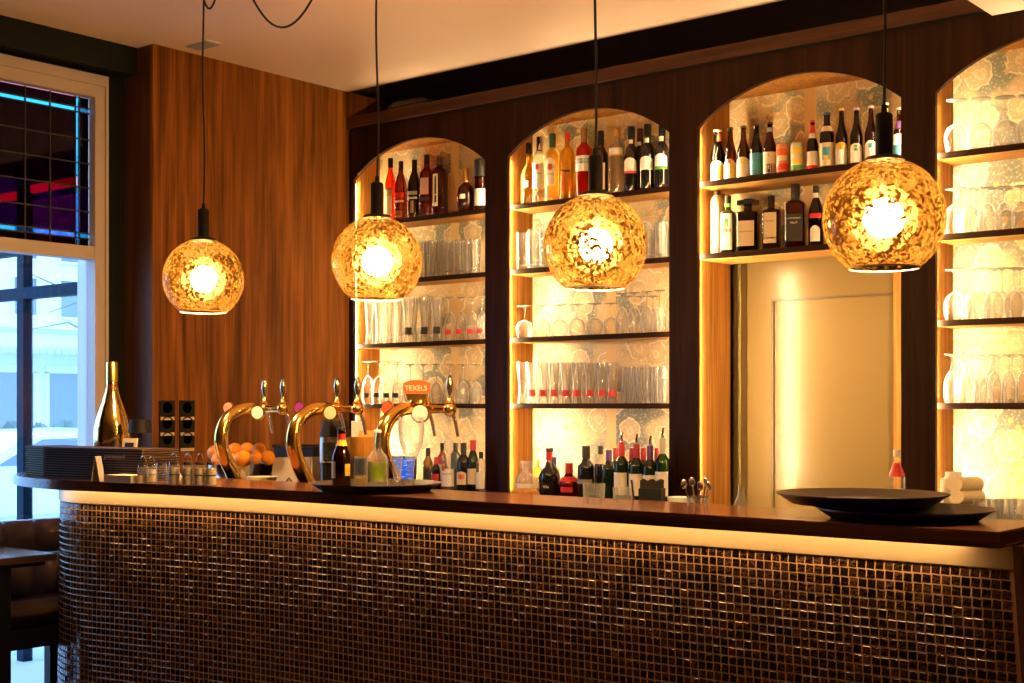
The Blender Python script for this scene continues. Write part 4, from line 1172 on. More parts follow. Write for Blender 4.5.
# ================================================================ glasses
def glass_meshes():
    G = {}
    G['tumbler'] = mk_mesh('tumbler', lathe([(0, 0.0), (0.86, 0.0), (0.90, 0.03), (0.93, 0.10), (1, 1.0), (0.95, 1.0), (0.86, 0.12), (0, 0.09)], 18), M_GLASST, True)
    G['straight'] = mk_mesh('straight', lathe([(0, 0.0), (0.92, 0.0), (0.95, 0.02), (1, 1.0), (0.95, 1.0), (0.88, 0.06), (0, 0.05)], 16), M_GLASS, True)
    G['vase'] = mk_mesh('vase', lathe([(0, 0.0), (0.80, 0.0), (0.82, 0.03), (0.74, 0.14), (0.66, 0.30), (0.68, 0.48), (0.82, 0.70), (0.97, 0.90), (1.0, 1.0), (0.96, 1.0), (0.92, 0.88), (0.64, 0.44), (0.62, 0.3), (0, 0.10)], 18), M_GLASS, True)
    G['bowl'] = mk_mesh('bowl', lathe([(0.80, 0.0), (0.90, 0.10), (1.0, 0.24), (0.96, 0.36), (0.74, 0.47), (0.36, 0.53), (0.10, 0.56)], 18), M_GLASS, True)
    G['tallbowl'] = mk_mesh('bowl', lathe([(0.86, 0.0), (0.98, 0.12), (1.0, 0.25), (0.94, 0.42), (0.66, 0.56), (0.28, 0.64), (0.12, 0.66)], 18), M_GLASS, True)
    G['stem'] = mk_mesh('stem', lathe([(0.12, 0.54), (0.09, 0.62), (0.085, 0.88), (0.14, 0.945), (0.3, 0.968)], 10), M_GLASST, True)
    G['foot'] = mk_mesh('foot', lathe([(0, 0.965), (0.3, 0.967), (0.80, 0.985), (0.84, 0.995), (0.80, 1.0), (0, 1.0)], 18), M_GLASST, True)
    return G
GM = glass_meshes()
def patch_on(r0, r1, half, z0, z1, c=FACE, na=6):
    vs, fs = [], []
    for j, z in enumerate((z0, z1)):
        for i in range(na + 1):
            a = c + R(half) * (-1 + 2 * i / na)
            r = r0 if j == 0 else r1
            vs.append((r * math.cos(a), r * math.sin(a), z))
    for i in range(na): fs.append((i, i + 1, i + na + 2, i + na + 1))
    return vs, fs
LOGO = {}
def glass(kind, label, px, ytop, wpx, Y, zb, group, logo=None, dx=0.0):
    X = X_at(px, Y)
    H = z_at(ytop, X, Y) - zb
    rad = w_at(wpx, X, Y) / 2
    X = X + dx
    nm = {'tumbler': 'tumbler_glass', 'straight': 'highball_glass', 'vase': 'beer_glass', 'bowl': 'wine_glass', 'tallbowl': 'beer_goblet'}[kind]
    t = thing(nm, label, 'glass', (X, Y, zb + 0.0005), 0, group)
    t.scale = (rad, rad, H)
    if kind in ('bowl', 'tallbowl'):
        part('bowl', GM[kind], None, t)
        part('stem', GM['stem'], None, t)
        part('foot', GM['foot'], None, t)
    else:
        part('body', GM[kind], None, t)
    if logo:
        key = (kind, logo.name)
        if key not in LOGO:
            if kind == 'vase': LOGO[key] = mk_mesh('logo', patch_on(0.75, 0.69, 55, 0.17, 0.33), logo)
            elif kind in ('bowl', 'tallbowl'): LOGO[key] = mk_mesh('logo', patch_on(1.0, 1.03, 32, 0.14, 0.25), logo)
            else: LOGO[key] = mk_mesh('logo', patch_on(0.97, 1.0, 40, 0.2, 0.4), logo)
        part('logo', LOGO[key], None, t)
YF, YR = 5.53, 5.625
def row(kind, xs, ytop, wpx, zb, what, where, group, Y=YF, logos=None):
    n = len(xs)
    # slide the row off the niche side where it would touch it
    rad = w_at(wpx, X_at(xs[0], Y), Y) / 2
    d0 = fit(X_at(xs[0], Y), Y, rad) - X_at(xs[0], Y)
    d1 = fit(X_at(xs[-1], Y), Y, rad) - X_at(xs[-1], Y)
    for k, px in enumerate(xs):
        lab = f'{what}, {ORD[k]} counted away from side wall, {where}'
        f = k / max(1, n - 1)
        glass(kind, lab, px, ytop(px) if callable(ytop) else ytop, wpx, Y, zb, group, (logos[k] if isinstance(logos, (list, tuple)) else logos), d0 * (1 - f) + d1 * f)
def lin(a, n, d): return [a + d * k for k in range(n)]
NA, NB, ND = 'whisky arch', 'port arch', 'above the towel'
row('tumbler', lin(366, 9, 13.6), lambda x: 243 - (x - 366) * 0.03, 12.6, S2, 'clear tumbler', 'front row, ' + NA, 'tumblers on the second shelf by the side wall')
row('tumbler', lin(375, 8, 13.2), lambda x: 243, 12, S2, 'clear tumbler', 'rear row, ' + NA, 'tumblers on the second shelf by the side wall', YR)
row('vase', lin(369.5, 4, 9.8), 299, 9.8, S3, 'tall plain beer glass', 'third shelf, ' + NA, 'plain beer glasses on the third shelf')
row('vase', [409, 425, 437.5], 297.5, 14, S3, 'tall beer glass with black crest', 'third shelf, ' + NA, 'black crest beer glasses on the third shelf', logos=M_INK)
row('tallbowl', [450, 461, 472.5, 482], 297, 12.5, S3, 'upturned goblet with red print', 'third shelf, ' + NA, 'red print goblets on the third shelf', logos=M_RED)
row('vase', lin(378, 6, 11.5), 299, 10.5, S3, 'tall beer glass', 'third shelf rear, ' + NA, 'beer glasses in the rear row', YR)
row('tallbowl', [361, 373.5, 386, 397.5], 361.5, 13, S4, 'upturned goblet with black print', 'lowest shelf, ' + NA, 'black print goblets on the lowest shelf', logos=M_INK)
row('bowl', lin(410, 6, 13.2), 364, 12.6, S4, 'upturned plain wine glass', 'lowest shelf, ' + NA, 'plain wine glasses on the lowest shelf')
row('bowl', lin(384, 7, 13.2), 364, 12.2, S4, 'upturned wine glass', 'lowest shelf rear, ' + NA, 'wine glasses in the rear row of the lowest shelf', YR)
# second niche
row('tumbler', [518, 531, 544, 557], lambda x: 233.5 - (x - 518) * 0.03, 13.5, S2, 'clear tumbler', 'before the pendant, ' + NB, 'tumblers beside the pendant')
row('tumbler', [626, 638, 650, 661.5], lambda x: 223 - (x - 640) * 0.04, 12.5, S2, 'tall clear tumbler', 'beyond the pendant, ' + NB, 'tall tumblers right of the pendant')
row('tumbler', [526, 540, 632, 645, 656], 230, 12, S2, 'clear tumbler', 'rear row, ' + NB, 'rear tumblers in the second niche', YR)
row('bowl', [524.5, 542, 559.5, 577, 594.5, 611.5], lambda x: 306 - (x - 524) * 0.035, 17.5, S3, 'upturned broad wine glass', 'third shelf, ' + NB, 'broad wine glasses on the third shelf')
row('tallbowl', [622, 634.5, 647, 659.5], lambda x: 293.5 - (x - 622) * 0.09, 14.5, S3, 'upturned tall goblet', 'third shelf, ' + NB, 'tall goblets on the third shelf')
row('tallbowl', [628, 641, 653], 296, 13.5, S3, 'upturned tall goblet', 'third shelf rear, ' + NB, 'rear tall goblets on the third shelf', YR)
row('vase', [514.5, 525, 536.5, 549, 562, 574, 588, 601, 612.5], 362.5, 13, S4, 'flared beer glass with red script', 'lowest shelf, ' + NB, 'red script beer glasses', logos=[None] + [M_RED] * 8)
row('vase', lin(532, 7, 12.3), 363.5, 12, S4, 'flared beer glass', 'lowest shelf rear, ' + NB, 'rear flared beer glasses', YR)
row('straight', lin(624.5, 6, 8.0), 366, 7.8, S4, 'narrow straight glass', 'lowest shelf, ' + NB, 'narrow straight glasses')
row('straight', lin(628, 5, 8.0), 367, 7.6, S4, 'narrow straight glass', 'lowest shelf rear, ' + NB, 'rear narrow straight glasses', YR)
# niche above the towel
row('bowl', [957, 981, 1005, 1029, 1053, 1078], lambda x: 100 - (x - 957) * 0.06, 25, S1, 'upturned large wine glass', 'top shelf ' + ND, 'large wine glasses on the top shelf')
row('tallbowl', [946, 964, 982, 1000, 1018, 1037, 1056, 1075], lambda x: 190 - (x - 946) * 0.05, 18.5, S2, 'upturned stemmed glass', 'second shelf ' + ND, 'stemmed glasses on the second shelf')
row('bowl', [951, 970, 988, 1006], 189, 17, S2, 'upturned stemmed glass', 'second shelf rear ' + ND, 'rear stemmed glasses on the second shelf', YR)
row('bowl', [948, 969, 990, 1011, 1033, 1055, 1077], lambda x: 270 - (x - 948) * 0.03, 21, S3, 'upturned wine glass', 'third shelf ' + ND, 'wine glasses on the third shelf above the towel')
row('bowl', [959, 980, 1001, 1020], 268, 19, S3, 'upturned wine glass', 'third shelf rear ' + ND, 'rear wine glasses on the third shelf', YR)
row('tallbowl', lin(944, 10, 15.2), 354.5, 15, S4, 'upturned narrow wine glass', 'lowest shelf ' + ND, 'narrow wine glasses on the lowest shelf')
row('bowl', lin(952, 5, 15.0), 356, 14, S4, 'upturned narrow wine glass', 'lowest shelf rear ' + ND, 'rear narrow wine glasses on the lowest shelf', YR)

# ================================================================ things on the bar
def on_bar(px, Y): return (X_at(px, Y), Y, BAR_Z + 0.0005)
# gold magnum
m, nt, b = nodes_of('mirror_gold')
b.inputs['Base Color'].default_value = (0.88, 0.62, 0.22, 1)
b.inputs['Metallic'].default_value = 1.0
b.inputs['Roughness'].default_value = 0.12
n = noise(nt, coords(nt, (14, 14, 14)), 1, 3); bump(nt, b, n.outputs[0], 0.35, 0.01)
t = bottle('champagne_bottle', 'big gold mirrored champagne bottle behind the menu stack', 112, 362, 36, 3.50, BAR_Z, 'champagne', m, M_GOLDF, [(0.765, 0.80, 180, pm('burgundy_band', (0.25, 0.012, 0.02), 0.5))], capz=0.82, capw=1.12)
# menus: two piles
m, nt, b = nodes_of('menu_board')
n = noise(nt, coords(nt, (50, 50, 4)), 1, 3)
rr_ = ramp(nt, [(0.35, (0.030, 0.016, 0.009)), (0.7, (0.075, 0.040, 0.02))])
nt.links.new(n.outputs[0], rr_.inputs[0]); nt.links.new(rr_.outputs[0], b.inputs['Base Color'])
b.inputs['Roughness'].default_value = 0.7
b.inputs['Specular IOR Level'].default_value = 0.15
M_MENU = m
M_PAGE = pm('menu_pages', (0.36, 0.26, 0.17), 0.7)
def menu_pile(px0, px1, Y, rz, wd, n, zh, lab, jit):
    X0, X1 = X_at(px0, Y), X_at(px1, Y)
    w = (X1 - X0)
    h = zh / n
    rg = random.Random(int(px0))
    res = None
    for k in range(n):
        t = thing('menu', f'dark menu board, {ORD[k]} from the bottom of the {lab}', 'menu',
                  ((X0 + X1) / 2 + rg.uniform(-jit, jit), Y + 0.10 + rg.uniform(-jit, jit) * 0.4, BAR_Z + 0.0006 + k * h), rz + rg.uniform(-0.012, 0.012), 'menus piled at the bar end')
        part('cover', box(-w / 2, w / 2, -wd / 2, wd / 2, h * 0.62, h * 0.92), M_MENU, t)
        part('cover', box(-w / 2, w / 2, -wd / 2, wd / 2, 0.0, h * 0.28), M_MENU, t)
        part('pages', box(-w / 2 + 0.004, w / 2 - 0.004, -wd / 2 + 0.004, wd / 2 - 0.002, h * 0.28, h * 0.62), M_PAGE, t)
        res = t
    return res, w, wd
t, w, wd = menu_pile(49, 133, 3.185, R(7), 0.20, 13, 0.128, 'long pile', 0.007)
part('lettering', text_flat('gastronoord', 0.024, (w * 0.24, -wd / 2 - 0.0045, -0.022)), pm('gold_print', (1.0, 0.86, 0.50), 0.5), t)
menu_pile(21, 47.5, 3.22, R(-10), 0.18, 13, 0.126, 'short pile', 0.006)
# table tent and cards
X, Y, Z = on_bar(98, 3.12)
t = thing('tent_card', 'small pale folded tent card before the menu pile', 'card', (X, Y, Z), R(35))
for s in (-1, 1):
    part('panel', [(0, 0)] and prism([(s * 0.018, 0), (s * 0.0165, 0), (0, 0.098), (s * 0.001, 0.1)], -0.03, 0.03, 'Y'), pm('grey_card', (0.42, 0.36, 0.32), 0.6), t)
X, Y, Z = on_bar(127, 3.16)
t = thing('napkin_pile', 'flat pile of pale napkins beside the menu pile', 'napkins', (X, Y, Z), R(8))
for k in range(5):
    part('napkin', box(-0.075, 0.075, -0.05, 0.05, k * 0.006, k * 0.006 + 0.0052), pm('napkin_paper', (0.70, 0.56, 0.40), 0.8), t)
X, Y, Z = on_bar(157, 3.44)
t = thing('menu_stand', 'large pale folded paper card behind the jars', 'card', (X, Y, Z), R(30))
for s in (-1, 1):
    part('panel', prism([(s * 0.085, 0), (s * 0.083, 0), (s * 0.02, 0.115), (s * 0.022, 0.118)], -0.06, 0.06, 'Y'), pm('cream_card', (0.70, 0.58, 0.46), 0.6), t)
part('fold', box(-0.022, 0.022, -0.06, 0.06, 0.1165, 0.118), MATS['cream_card'], t)
# small table lamp with black shade and a framed card
X, Y, Z = on_bar(140, 3.52)
zs0, zs1 = z_at(433, X, Y) - Z, z_at(419.5, X, Y) - Z
t = thing('table_lamp', 'small unlit table lamp with black drum shade', 'lamp', (X, Y, Z))
part('lamp_shade', lathe([(0.0, zs1), (0.045, zs1), (0.050, zs0), (0.046, zs0), (0.042, zs1 - 0.004), (0, zs1 - 0.004)], 28), M_BLACK, t, True)
part('stem', lathe([(0.008, 0.012), (0.008, zs1 - 0.01)], 12), M_BLACK, t, True)
part('base', lathe([(0, 0), (0.045, 0), (0.045, 0.008), (0.01, 0.014), (0, 0.014)], 24), M_BLACK, t, True)
X, Y, Z = on_bar(126, 3.42)
t = thing('framed_card', 'small tilted dark framed card under the black lamp shade', 'card', (X, Y, Z), R(20))
q = xf(box(-0.035, 0.035, -0.004, 0.004, 0, 0.165), (0, 0, 0), 0, R(-12))
part('frame', q, M_CREAM, t)
part('card_face', xf(box(-0.022, 0.022, -0.0055, -0.0042, 0.02, 0.145), (0, 0, 0), 0, R(-12)), M_INK, t)
# jars
M_SALT = pm('sugar_fill', (0.86, 0.76, 0.62), 0.8)
jars = [(143, 464, False, True, 3.17), (151.5, 464.5, True, True, 3.21), (161.5, 462, False, False, 3.16), (174, 461, True, True, 3.16), (188, 461.5, True, True, 3.18), (200, 461.5, True, True, 3.20), (211, 461.5, True, False, 3.22)]
for k, (px, yt, fill, wire, Y) in enumerate(jars):
    X, Y, Z = on_bar(px, Y)
    H = z_at(yt, X, Y) - Z
    r = w_at(5.6, X, Y)
    lab = f'small lidded glass jar {"with white contents" if fill else "without contents"}, {ORD[k]} from the menu pile'
    t = thing('condiment_jar', lab, 'jar', (X, Y, Z), 0, 'condiment jars on the bar')
    part('body', lathe([(0, 0), (r * 0.95, 0), (r, 0.004), (r, H * 0.78), (r * 0.8, H * 0.88), (r * 0.8, H * 0.92)], 18), M_GLASST, t, True)
    if fill: part('contents', lathe([(0, 0.003), (r * 0.90, 0.003), (r * 0.90, H * 0.72), (0, H * 0.74)], 16), M_SALT, t, True)
    part('lid', lathe([(r * 0.86, H * 0.86), (r * 0.86, H * 0.97), (r * 0.5, H), (0, H)], 18), M_STEEL, t, True)
    part('holder_ring', lathe([(r * 1.02, H * 0.42), (r * 1.07, H * 0.43), (r * 1.07, H * 0.46), (r * 1.02, H * 0.47), (r * 1.02, H * 0.42)], 18), M_STEEL, t, True)
    if wire:
        part('wire_handle', tube([(r * math.cos(a), 0, H * 0.95 + (0.034) * math.sin(a)) for a in [math.pi * i / 12 for i in range(13)]], 0.0016, 6), M_STEEL, t, True)
# wall switches
M_PLATE = pm('charcoal_plate', (0.014, 0.013, 0.013), 0.7, spec=0.2)
M_TAG = pm('label_strip', (0.62, 0.50, 0.36), 0.6)
for px, lab in ((166.5, 'black three-gang socket column nearer the window'), (186.5, 'black three-gang socket column nearer the beer taps')):
    Y = Y_at(px, XP)
    za, zb_ = z_at(451.5, XP, Y), z_at(400.5, XP, Y)
    h = zb_ - za
    t = thing('socket_column', lab, 'socket', (XP, Y, za), 0, 'socket columns on the walnut wall')
    part('plate', box(0.0, 0.008, -0.046, 0.046, 0, h), M_PLATE, t)
    for k in range(3):
        c = h * (0.20 + 0.305 * k)
        s = part('socket', xf(lathe([(0, 0.0), (0.028, 0.0), (0.031, 0.003), (0.036, 0.003), (0.037, 0.0)], 20), (0.008, 0, c + 0.012), 0, 0, R(90)), M_PLATE, t, True)
        part('label_strip', box(0.008, 0.0095, -0.042, 0.042, c - 0.050, c - 0.034), M_TAG, t)

# round serving trays
M_TRAY = pm('brown_black_tray', (0.020, 0.014, 0.011), 0.30)
def tray(px, Y, z, label):
    X = X_at(px, Y)
    t = thing('serving_tray', label, 'tray', (X, Y, z), 0, 'round dark serving trays')
    part('pan', lathe([(0, 0.0), (0.185, 0.0), (0.19, 0.001), (0.226, 0.025), (0.232, 0.027), (0.232, 0.030), (0.224, 0.029), (0.187, 0.006), (0, 0.006)], 56), M_TRAY, t, True, 60)
    part('rubber_mat', lathe([(0, 0.0062), (0.18, 0.0062), (0.18, 0.0075), (0, 0.0078)], 48), pm('tray_mat', (0.05, 0.035, 0.025), 0.55), t, True)
    return X, Y, z + 0.008
tray(376, 3.40, BAR_Z + 0.0005, 'round dark tray under the beer bottle and goblet')
tray(904, 3.44, BAR_Z + 0.0005, 'lower of two empty round trays at the bar end')
tray(862, 3.49, BAR_Z + 0.0312, 'upper of two empty round trays at the bar end')
ZT = BAR_Z + 0.0085
bottle('beer_bottle', 'brown beer bottle with red and yellow neck label on the tray', 341.5, 428, 19, 3.36, ZT, 'beer', L_BRN, M_BLACK, [(0.70, 0.80, 180, M_YELP), (0.80, 0.90, 180, M_RED), (0.16, 0.44, 30, M_CREAM, 0, -0.9), (0.2, 0.4, 20, M_YELP, 0, 1.0)], capz=0.955, capw=1.2, face=R(-60))
bottle('soda_bottle', 'clear soft drink bottle with green and yellow label on the tray', 377.5, 430, 22, 3.40, ZT, 'squat', M_GLASST, M_WHITE, [(0.12, 0.46, 75, pm('pale_green_print', (0.50, 0.60, 0.22), 0.5)), (0.18, 0.38, 30, pm('lime_print', (0.35, 0.62, 0.05), 0.5), 0, 0.3)], capz=0.95, face=R(-60))
def tray_glass(kind, px, yt, w, Y, lab):
    X = X_at(px, Y); H = z_at(yt, X, Y) - ZT; r = w_at(w, X, Y) / 2
    t = thing({'tumbler': 'tumbler_glass', 'goblet': 'beer_goblet', 'pilsner': 'small_glass'}[kind], lab, 'glass', (X, Y, ZT))
    if kind == 'tumbler':
        part('body', lathe([(0, 0), (r * 0.9, 0), (r * 0.92, 0.004), (r, H), (r * 0.95, H), (r * 0.86, 0.012), (0, 0.01)], 20), M_GLASST, t, True)
        part('drink', lathe([(0, 0.012), (r * 0.84, 0.012), (r * 0.88, H * 0.35), (0, H * 0.35)], 18), L_PALE, t, True)
        part('print', xf(patch_on(r * 0.97, r * 1.005, 60, H * 0.45, H * 0.95, R(-60))), clear('blue_glass_print', (0.25, 0.42, 0.75), 0.03), t)
    elif kind == 'goblet':
        part('bowl', lathe([(0.0, H * 0.40), (r * 0.30, H * 0.41), (r * 0.62, H * 0.50), (r * 0.92, H * 0.66), (r, H * 0.82), (r * 0.97, H), (r * 0.93, H), (r * 0.95, H * 0.82), (r * 0.86, H * 0.66), (r * 0.5, H * 0.5), (0, H * 0.44)], 14), M_GLASST, t)
        part('stem', lathe([(r * 0.30, H * 0.40), (r * 0.34, H * 0.36), (r * 0.24, H * 0.30), (r * 0.22, H * 0.10), (r * 0.4, H * 0.05)], 10), M_GLASST, t)
        part('foot', lathe([(0, H * 0.05), (r * 0.4, H * 0.05), (r * 0.78, 0.006), (r * 0.8, 0), (0, 0)], 24), M_GLASST, t, True)
    else:
        part('body', lathe([(0, 0), (r * 0.7, 0), (r * 0.72, 0.01), (r * 0.6, H * 0.3), (r, H), (r * 0.95, H), (r * 0.5, H * 0.3), (0, 0.02)], 18), M_GLASST, t, True)
tray_glass('tumbler', 361, 456.5, 14, 3.33, 'small tumbler with blue print and a little drink on the tray')
tray_glass('goblet', 411, 417, 26, 3.42, 'tall stemmed beer goblet standing empty on the tray')
tray_glass('pilsner', 397, 455, 12, 3.44, 'small slim empty glass between soda bottle and goblet')

# ================================================================ beer taps
def badge(parent, p, r, face_m, ring=M_BRASS, face=R(-62), txt=None):
    q = lathe([(0, -0.006), (r, -0.006), (r * 1.08, 0.0), (r, 0.007), (0, 0.009)], 24)
    o = part('badge', xf(xf(q, (0, 0, 0), 0, R(90)), p, face + R(90)), ring, parent, True)
    g = lathe([(0, 0.0), (r * 0.88, 0.0), (r * 0.86, 0.002), (0, 0.003)], 24)
    d = Vector((math.cos(face), math.sin(face), 0)) * 0.0075
    part('emblem', xf(xf(g, (0, 0, 0), 0, R(90)), tuple(Vector(p) + d), face + R(90)), face_m, o, True)
    return o
def beer_font(px, label, bm1, bm2, yoff=0, sign=False, px_t=(22, 41), sc_=1.0):
    Yb = 3.74
    X = X_at(px, Yb)
    t = thing('beer_tap_tower', label, 'beer tap', (X, Yb, 1.0), 0, 'brass beer towers behind the bar')
    k = sc_
    path = [(0, 0, 0.012), (0, -0.012, 0.06), (-0.004, -0.045, 0.12), (-0.008, -0.082, 0.19), (-0.010, -0.098, 0.25), (-0.010, -0.088, 0.31), (-0.008, -0.055, 0.355), (-0.004, -0.005, 0.383), (0, 0.05, 0.392), (0, 0.10, 0.388)]
    fine = []
    for i in range(len(path) - 1):
        p0, p1, p2, p3 = [Vector(path[min(max(j, 0), len(path) - 1)]) for j in (i - 1, i, i + 1, i + 2)]
        for s in range(5):
            u = s / 5
            fine.append(0.5 * ((2 * p1) + (p2 - p0) * u + (2 * p0 - 5 * p1 + 4 * p2 - p3) * u * u + (3 * p1 - p0 - 3 * p2 + p3) * u ** 3))
    fine.append(Vector(path[-1]))
    rs = [0.034 - 0.010 * i / (len(fine) - 1) for i in range(len(fine))]
    part('neck', tube([tuple(p) for p in fine], rs, 18), M_BRASS, t, True)
    part('base_flange', lathe([(0, 0), (0.055, 0), (0.055, 0.008), (0.038, 0.014), (0.036, 0.02), (0, 0.02)], 28), M_BRASS, t, True)
    zc = 0.388
    # crossbar along the bar, two faucets
    part('crossbar', tube([(-0.10, 0.10, zc), (-0.04, 0.10, zc), (0.05, 0.10, zc), (0.155, 0.10, zc)], [0.016, 0.020, 0.018, 0.014], 14), M_BRASS, t, True)
    part('end_cap', xf(ball(0.024, 8), (-0.105, 0.10, zc)), M_STEEL, t, True)
    for j, xo in enumerate((0.035, 0.155)):
        f = part('faucet', xf(join(ball(0.027, 9), xf(lathe([(0.018, 0.018), (0.020, 0.024), (0.012, 0.032), (0.009, 0.046)], 14))), (xo, 0.10, zc)), M_BRASS, t, True)
        part('spout', tube([(xo, 0.115, zc - 0.015), (xo + 0.004, 0.128, zc - 0.05), (xo + 0.008, 0.138, zc - 0.105)], [0.008, 0.007, 0.006], 10), M_STEEL, f, True)
        if not (sign and j == 0):
            part('handle', lathe([(0, 0.045), (0.008, 0.045), (0.006, 0.052), (0.011, 0.068), (0.0145, 0.088), (0.012, 0.108), (0.007, 0.122), (0.008, 0.126), (0, 0.130)], 14), pm('tap_handle', (0.80, 0.66, 0.42), 0.10, 1.0), f, True, loc=(xo, 0.10, zc))
    badge(t, (0.045, 0.055, zc - 0.016), 0.036 if sign else 0.030, bm1)
    badge(t, (-0.055, -0.02, zc + 0.004), 0.026, bm2, face=R(-75))
    if sign:
        s = part('sign_foot', lathe([(0.0, 0.015), (0.025, 0.015), (0.036, 0.025), (0.034, 0.034), (0, 0.036)], 20), M_BRASS, t, True, loc=(0.02, 0.07, zc))
        w, h = 0.053, 0.024
        pts = []
        for (cx_, cz_, a0_) in ((w - 0.012, h - 0.012, 0), (-w + 0.012, h - 0.012, 90), (-w + 0.012, -h + 0.012, 180), (w - 0.012, -h + 0.012, 270)):
            for a in range(0, 91, 30):
                pts.append((cx_ + 0.012 * math.cos(R(a0_ + a)), cz_ + 0.012 * math.sin(R(a0_ + a))))
        pts.insert(4, (0.015, h + 0.006)); pts.insert(5, (-0.015, h + 0.006))
        rz_ = R(24)
        c = (0.02, 0.06, zc + 0.082)
        pl = part('sign_board', xf(prism(pts, -0.006, 0.006, 'Y'), c, rz_), M_ORANGEP, t)
        part('sign_lower', xf(prism([(-0.042, -0.024), (0.042, -0.024), (0.036, -0.050), (-0.036, -0.050)], -0.004, 0.004, 'Y'), c, rz_), M_GOLDF, t)
        part('lettering', text_flat('TEXELS', 0.028, (0, 0, 0)), M_WHITE, pl)
        o = pl.children[0]
        o.data.transform(Matrix.Translation(c) @ Matrix.Rotation(rz_, 4, 'Z') @ Matrix.Translation((0, -0.0075, -0.002)))
    return t
beer_font(241, 'brass swan-neck beer tower beside the bowl of oranges', M_WHITE, pm('pink_emblem', (0.72, 0.25, 0.20), 0.35))
beer_font(313, 'brass swan-neck beer tower with purple badge behind the brown beer bottle', pm('pale_emblem', (0.62, 0.66, 0.52), 0.35), pm('purple_emblem', (0.22, 0.03, 0.26), 0.3))
beer_font(402, 'brass swan-neck beer tower carrying the orange name sign', pm('blue_white_emblem', (0.72, 0.74, 0.82), 0.35), pm('red_emblem', (0.62, 0.10, 0.05), 0.35), sign=True)

# bowl of oranges
YO = 3.98
X = X_at(240, YO); zr = z_at(463, X, YO)
t = thing('steel_bowl', 'polished steel bowl holding the oranges', 'bowl', (X, YO, 1.0))
rb = w_at(33, X, YO); hb = zr - 1.0
part('bowl', lathe([(0, 0), (rb * 0.5, 0), (rb * 0.75, hb * 0.3), (rb * 0.93, hb * 0.65), (rb, hb), (rb * 1.02, hb), (rb * 0.97, hb * 0.96), (rb * 0.7, hb * 0.3), (0, hb * 0.06)], 36), M_STEEL, t, True)
m, nt, b = nodes_of('orange_peel')
n = noise(nt, coords(nt, (120, 120, 120)), 1, 2)
b.inputs['Base Color'].default_value = (0.95, 0.34, 0.012, 1)
b.inputs['Roughness'].default_value = 0.42
bump(nt, b, n.outputs[0], 0.3, 0.003)
orange_me = mk_mesh('orange', ball(1.0, 10, 0.95), m, True, 180)
for k, (px, py, dy, rp) in enumerate(((215, 453, 0.0, 8.0), (219, 460, -0.05, 8.0), (235, 451, 0.02, 8.2), (247, 450, 0.05, 7.5), (243, 459.5, -0.07, 9.0), (256, 458, -0.075, 6.5), (259, 450, 0.02, 7.2), (268, 458, -0.03, 7.5), (231, 459, -0.06, 7.0))):
    Y = YO + dy
    X = X_at(px, Y)
    r = w_at(rp, X, Y)
    t = thing('orange', f'ripe orange in the steel bowl, {ORD[k]} from the side wall' if k not in (2, 3, 4, 5, 6, 7, 8) else
              ['', '', 'orange at the back of the bowl right above the tap neck', 'orange at the back between two higher oranges', 'large orange at the bowl front beside the tap neck', 'small yellowish orange at the bowl front', 'topmost orange of the pile', 'orange resting on the far rim of the bowl', 'orange hidden behind the brass tap neck'][k], 'orange', (X, Y, z_at(py, X, Y)), 0, 'oranges in the bowl')
    o = part('fruit', orange_me, None, t); o.scale = (r, r, r); o.rotation_euler = (0.4 * k, 0.7 * k, k)
    s = part('stem_scar', lathe([(0, 0.0), (0.10, 0.0), (0.06, 0.03), (0, 0.03)], 8), M_GREENP, t)
    s.scale = (r, r, r); s.location = (0, 0, 0.945 * r)
# white bag with handwriting, dark ledge box
YG = 4.02
X0, X1 = X_at(279, YG), X_at(317, YG)
t = thing('paper_bag', 'flat white paper parcel with black handwriting behind the taps', 'parcel', ((X0 + X1) / 2, YG, 1.0), R(6))
w = (X1 - X0) / 2
zt_ = z_at(456, X0, YG) - 1.0
me = mk_mesh('body', prism([(-w, 0), (w, 0), (w * 0.98, zt_), (-w * 0.86, zt_ * 0.97)], -0.05, 0.05, 'Y'), pm('white_paper', (0.62, 0.52, 0.42), 0.8))
bm = bmesh.new(); bm.from_mesh(me); bmesh.ops.bevel(bm, geom=list(bm.edges), offset=0.008, segments=2, affect='EDGES'); bm.to_mesh(me); bm.free()
part('body', me, None, t)
sq = [(-0.02, 0.07), (-0.035, 0.085), (-0.05, 0.072), (-0.035, 0.06), (-0.02, 0.045), (-0.035, 0.028), (-0.055, 0.036)]
part('handwriting', tube([(x + 0.03, -0.0515, z) for x, z in sq], 0.003, 6), M_INK, t)
part('handwriting', tube([(0.05, -0.0515, 0.09), (0.045, -0.0515, 0.05), (0.055, -0.0515, 0.03), (0.075, -0.0515, 0.05), (0.09, -0.0515, 0.085)], 0.003, 6), M_INK, t)
part('handwriting', tube([(-0.13, -0.0515, 0.075), (-0.14, -0.0515, 0.05), (-0.125, -0.0515, 0.03)], 0.0025, 6), M_INK, t)
t = thing('black_crate', 'low black crate behind the white parcel', 'crate', (X_at(303, 4.19), 4.19, 1.0))
wq = w_at(22, X_at(303, 4.19), 4.16) * 1.3
hq = z_at(445, X_at(303, 4.19), 4.16) - 1.0
part('body', box(-wq, wq, -0.06, 0.06, 0, hq), M_BLACK, t)
part('rim', join(box(-wq - 0.006, wq + 0.006, -0.066, 0.066, hq - 0.012, hq)), M_BLACKG, t)
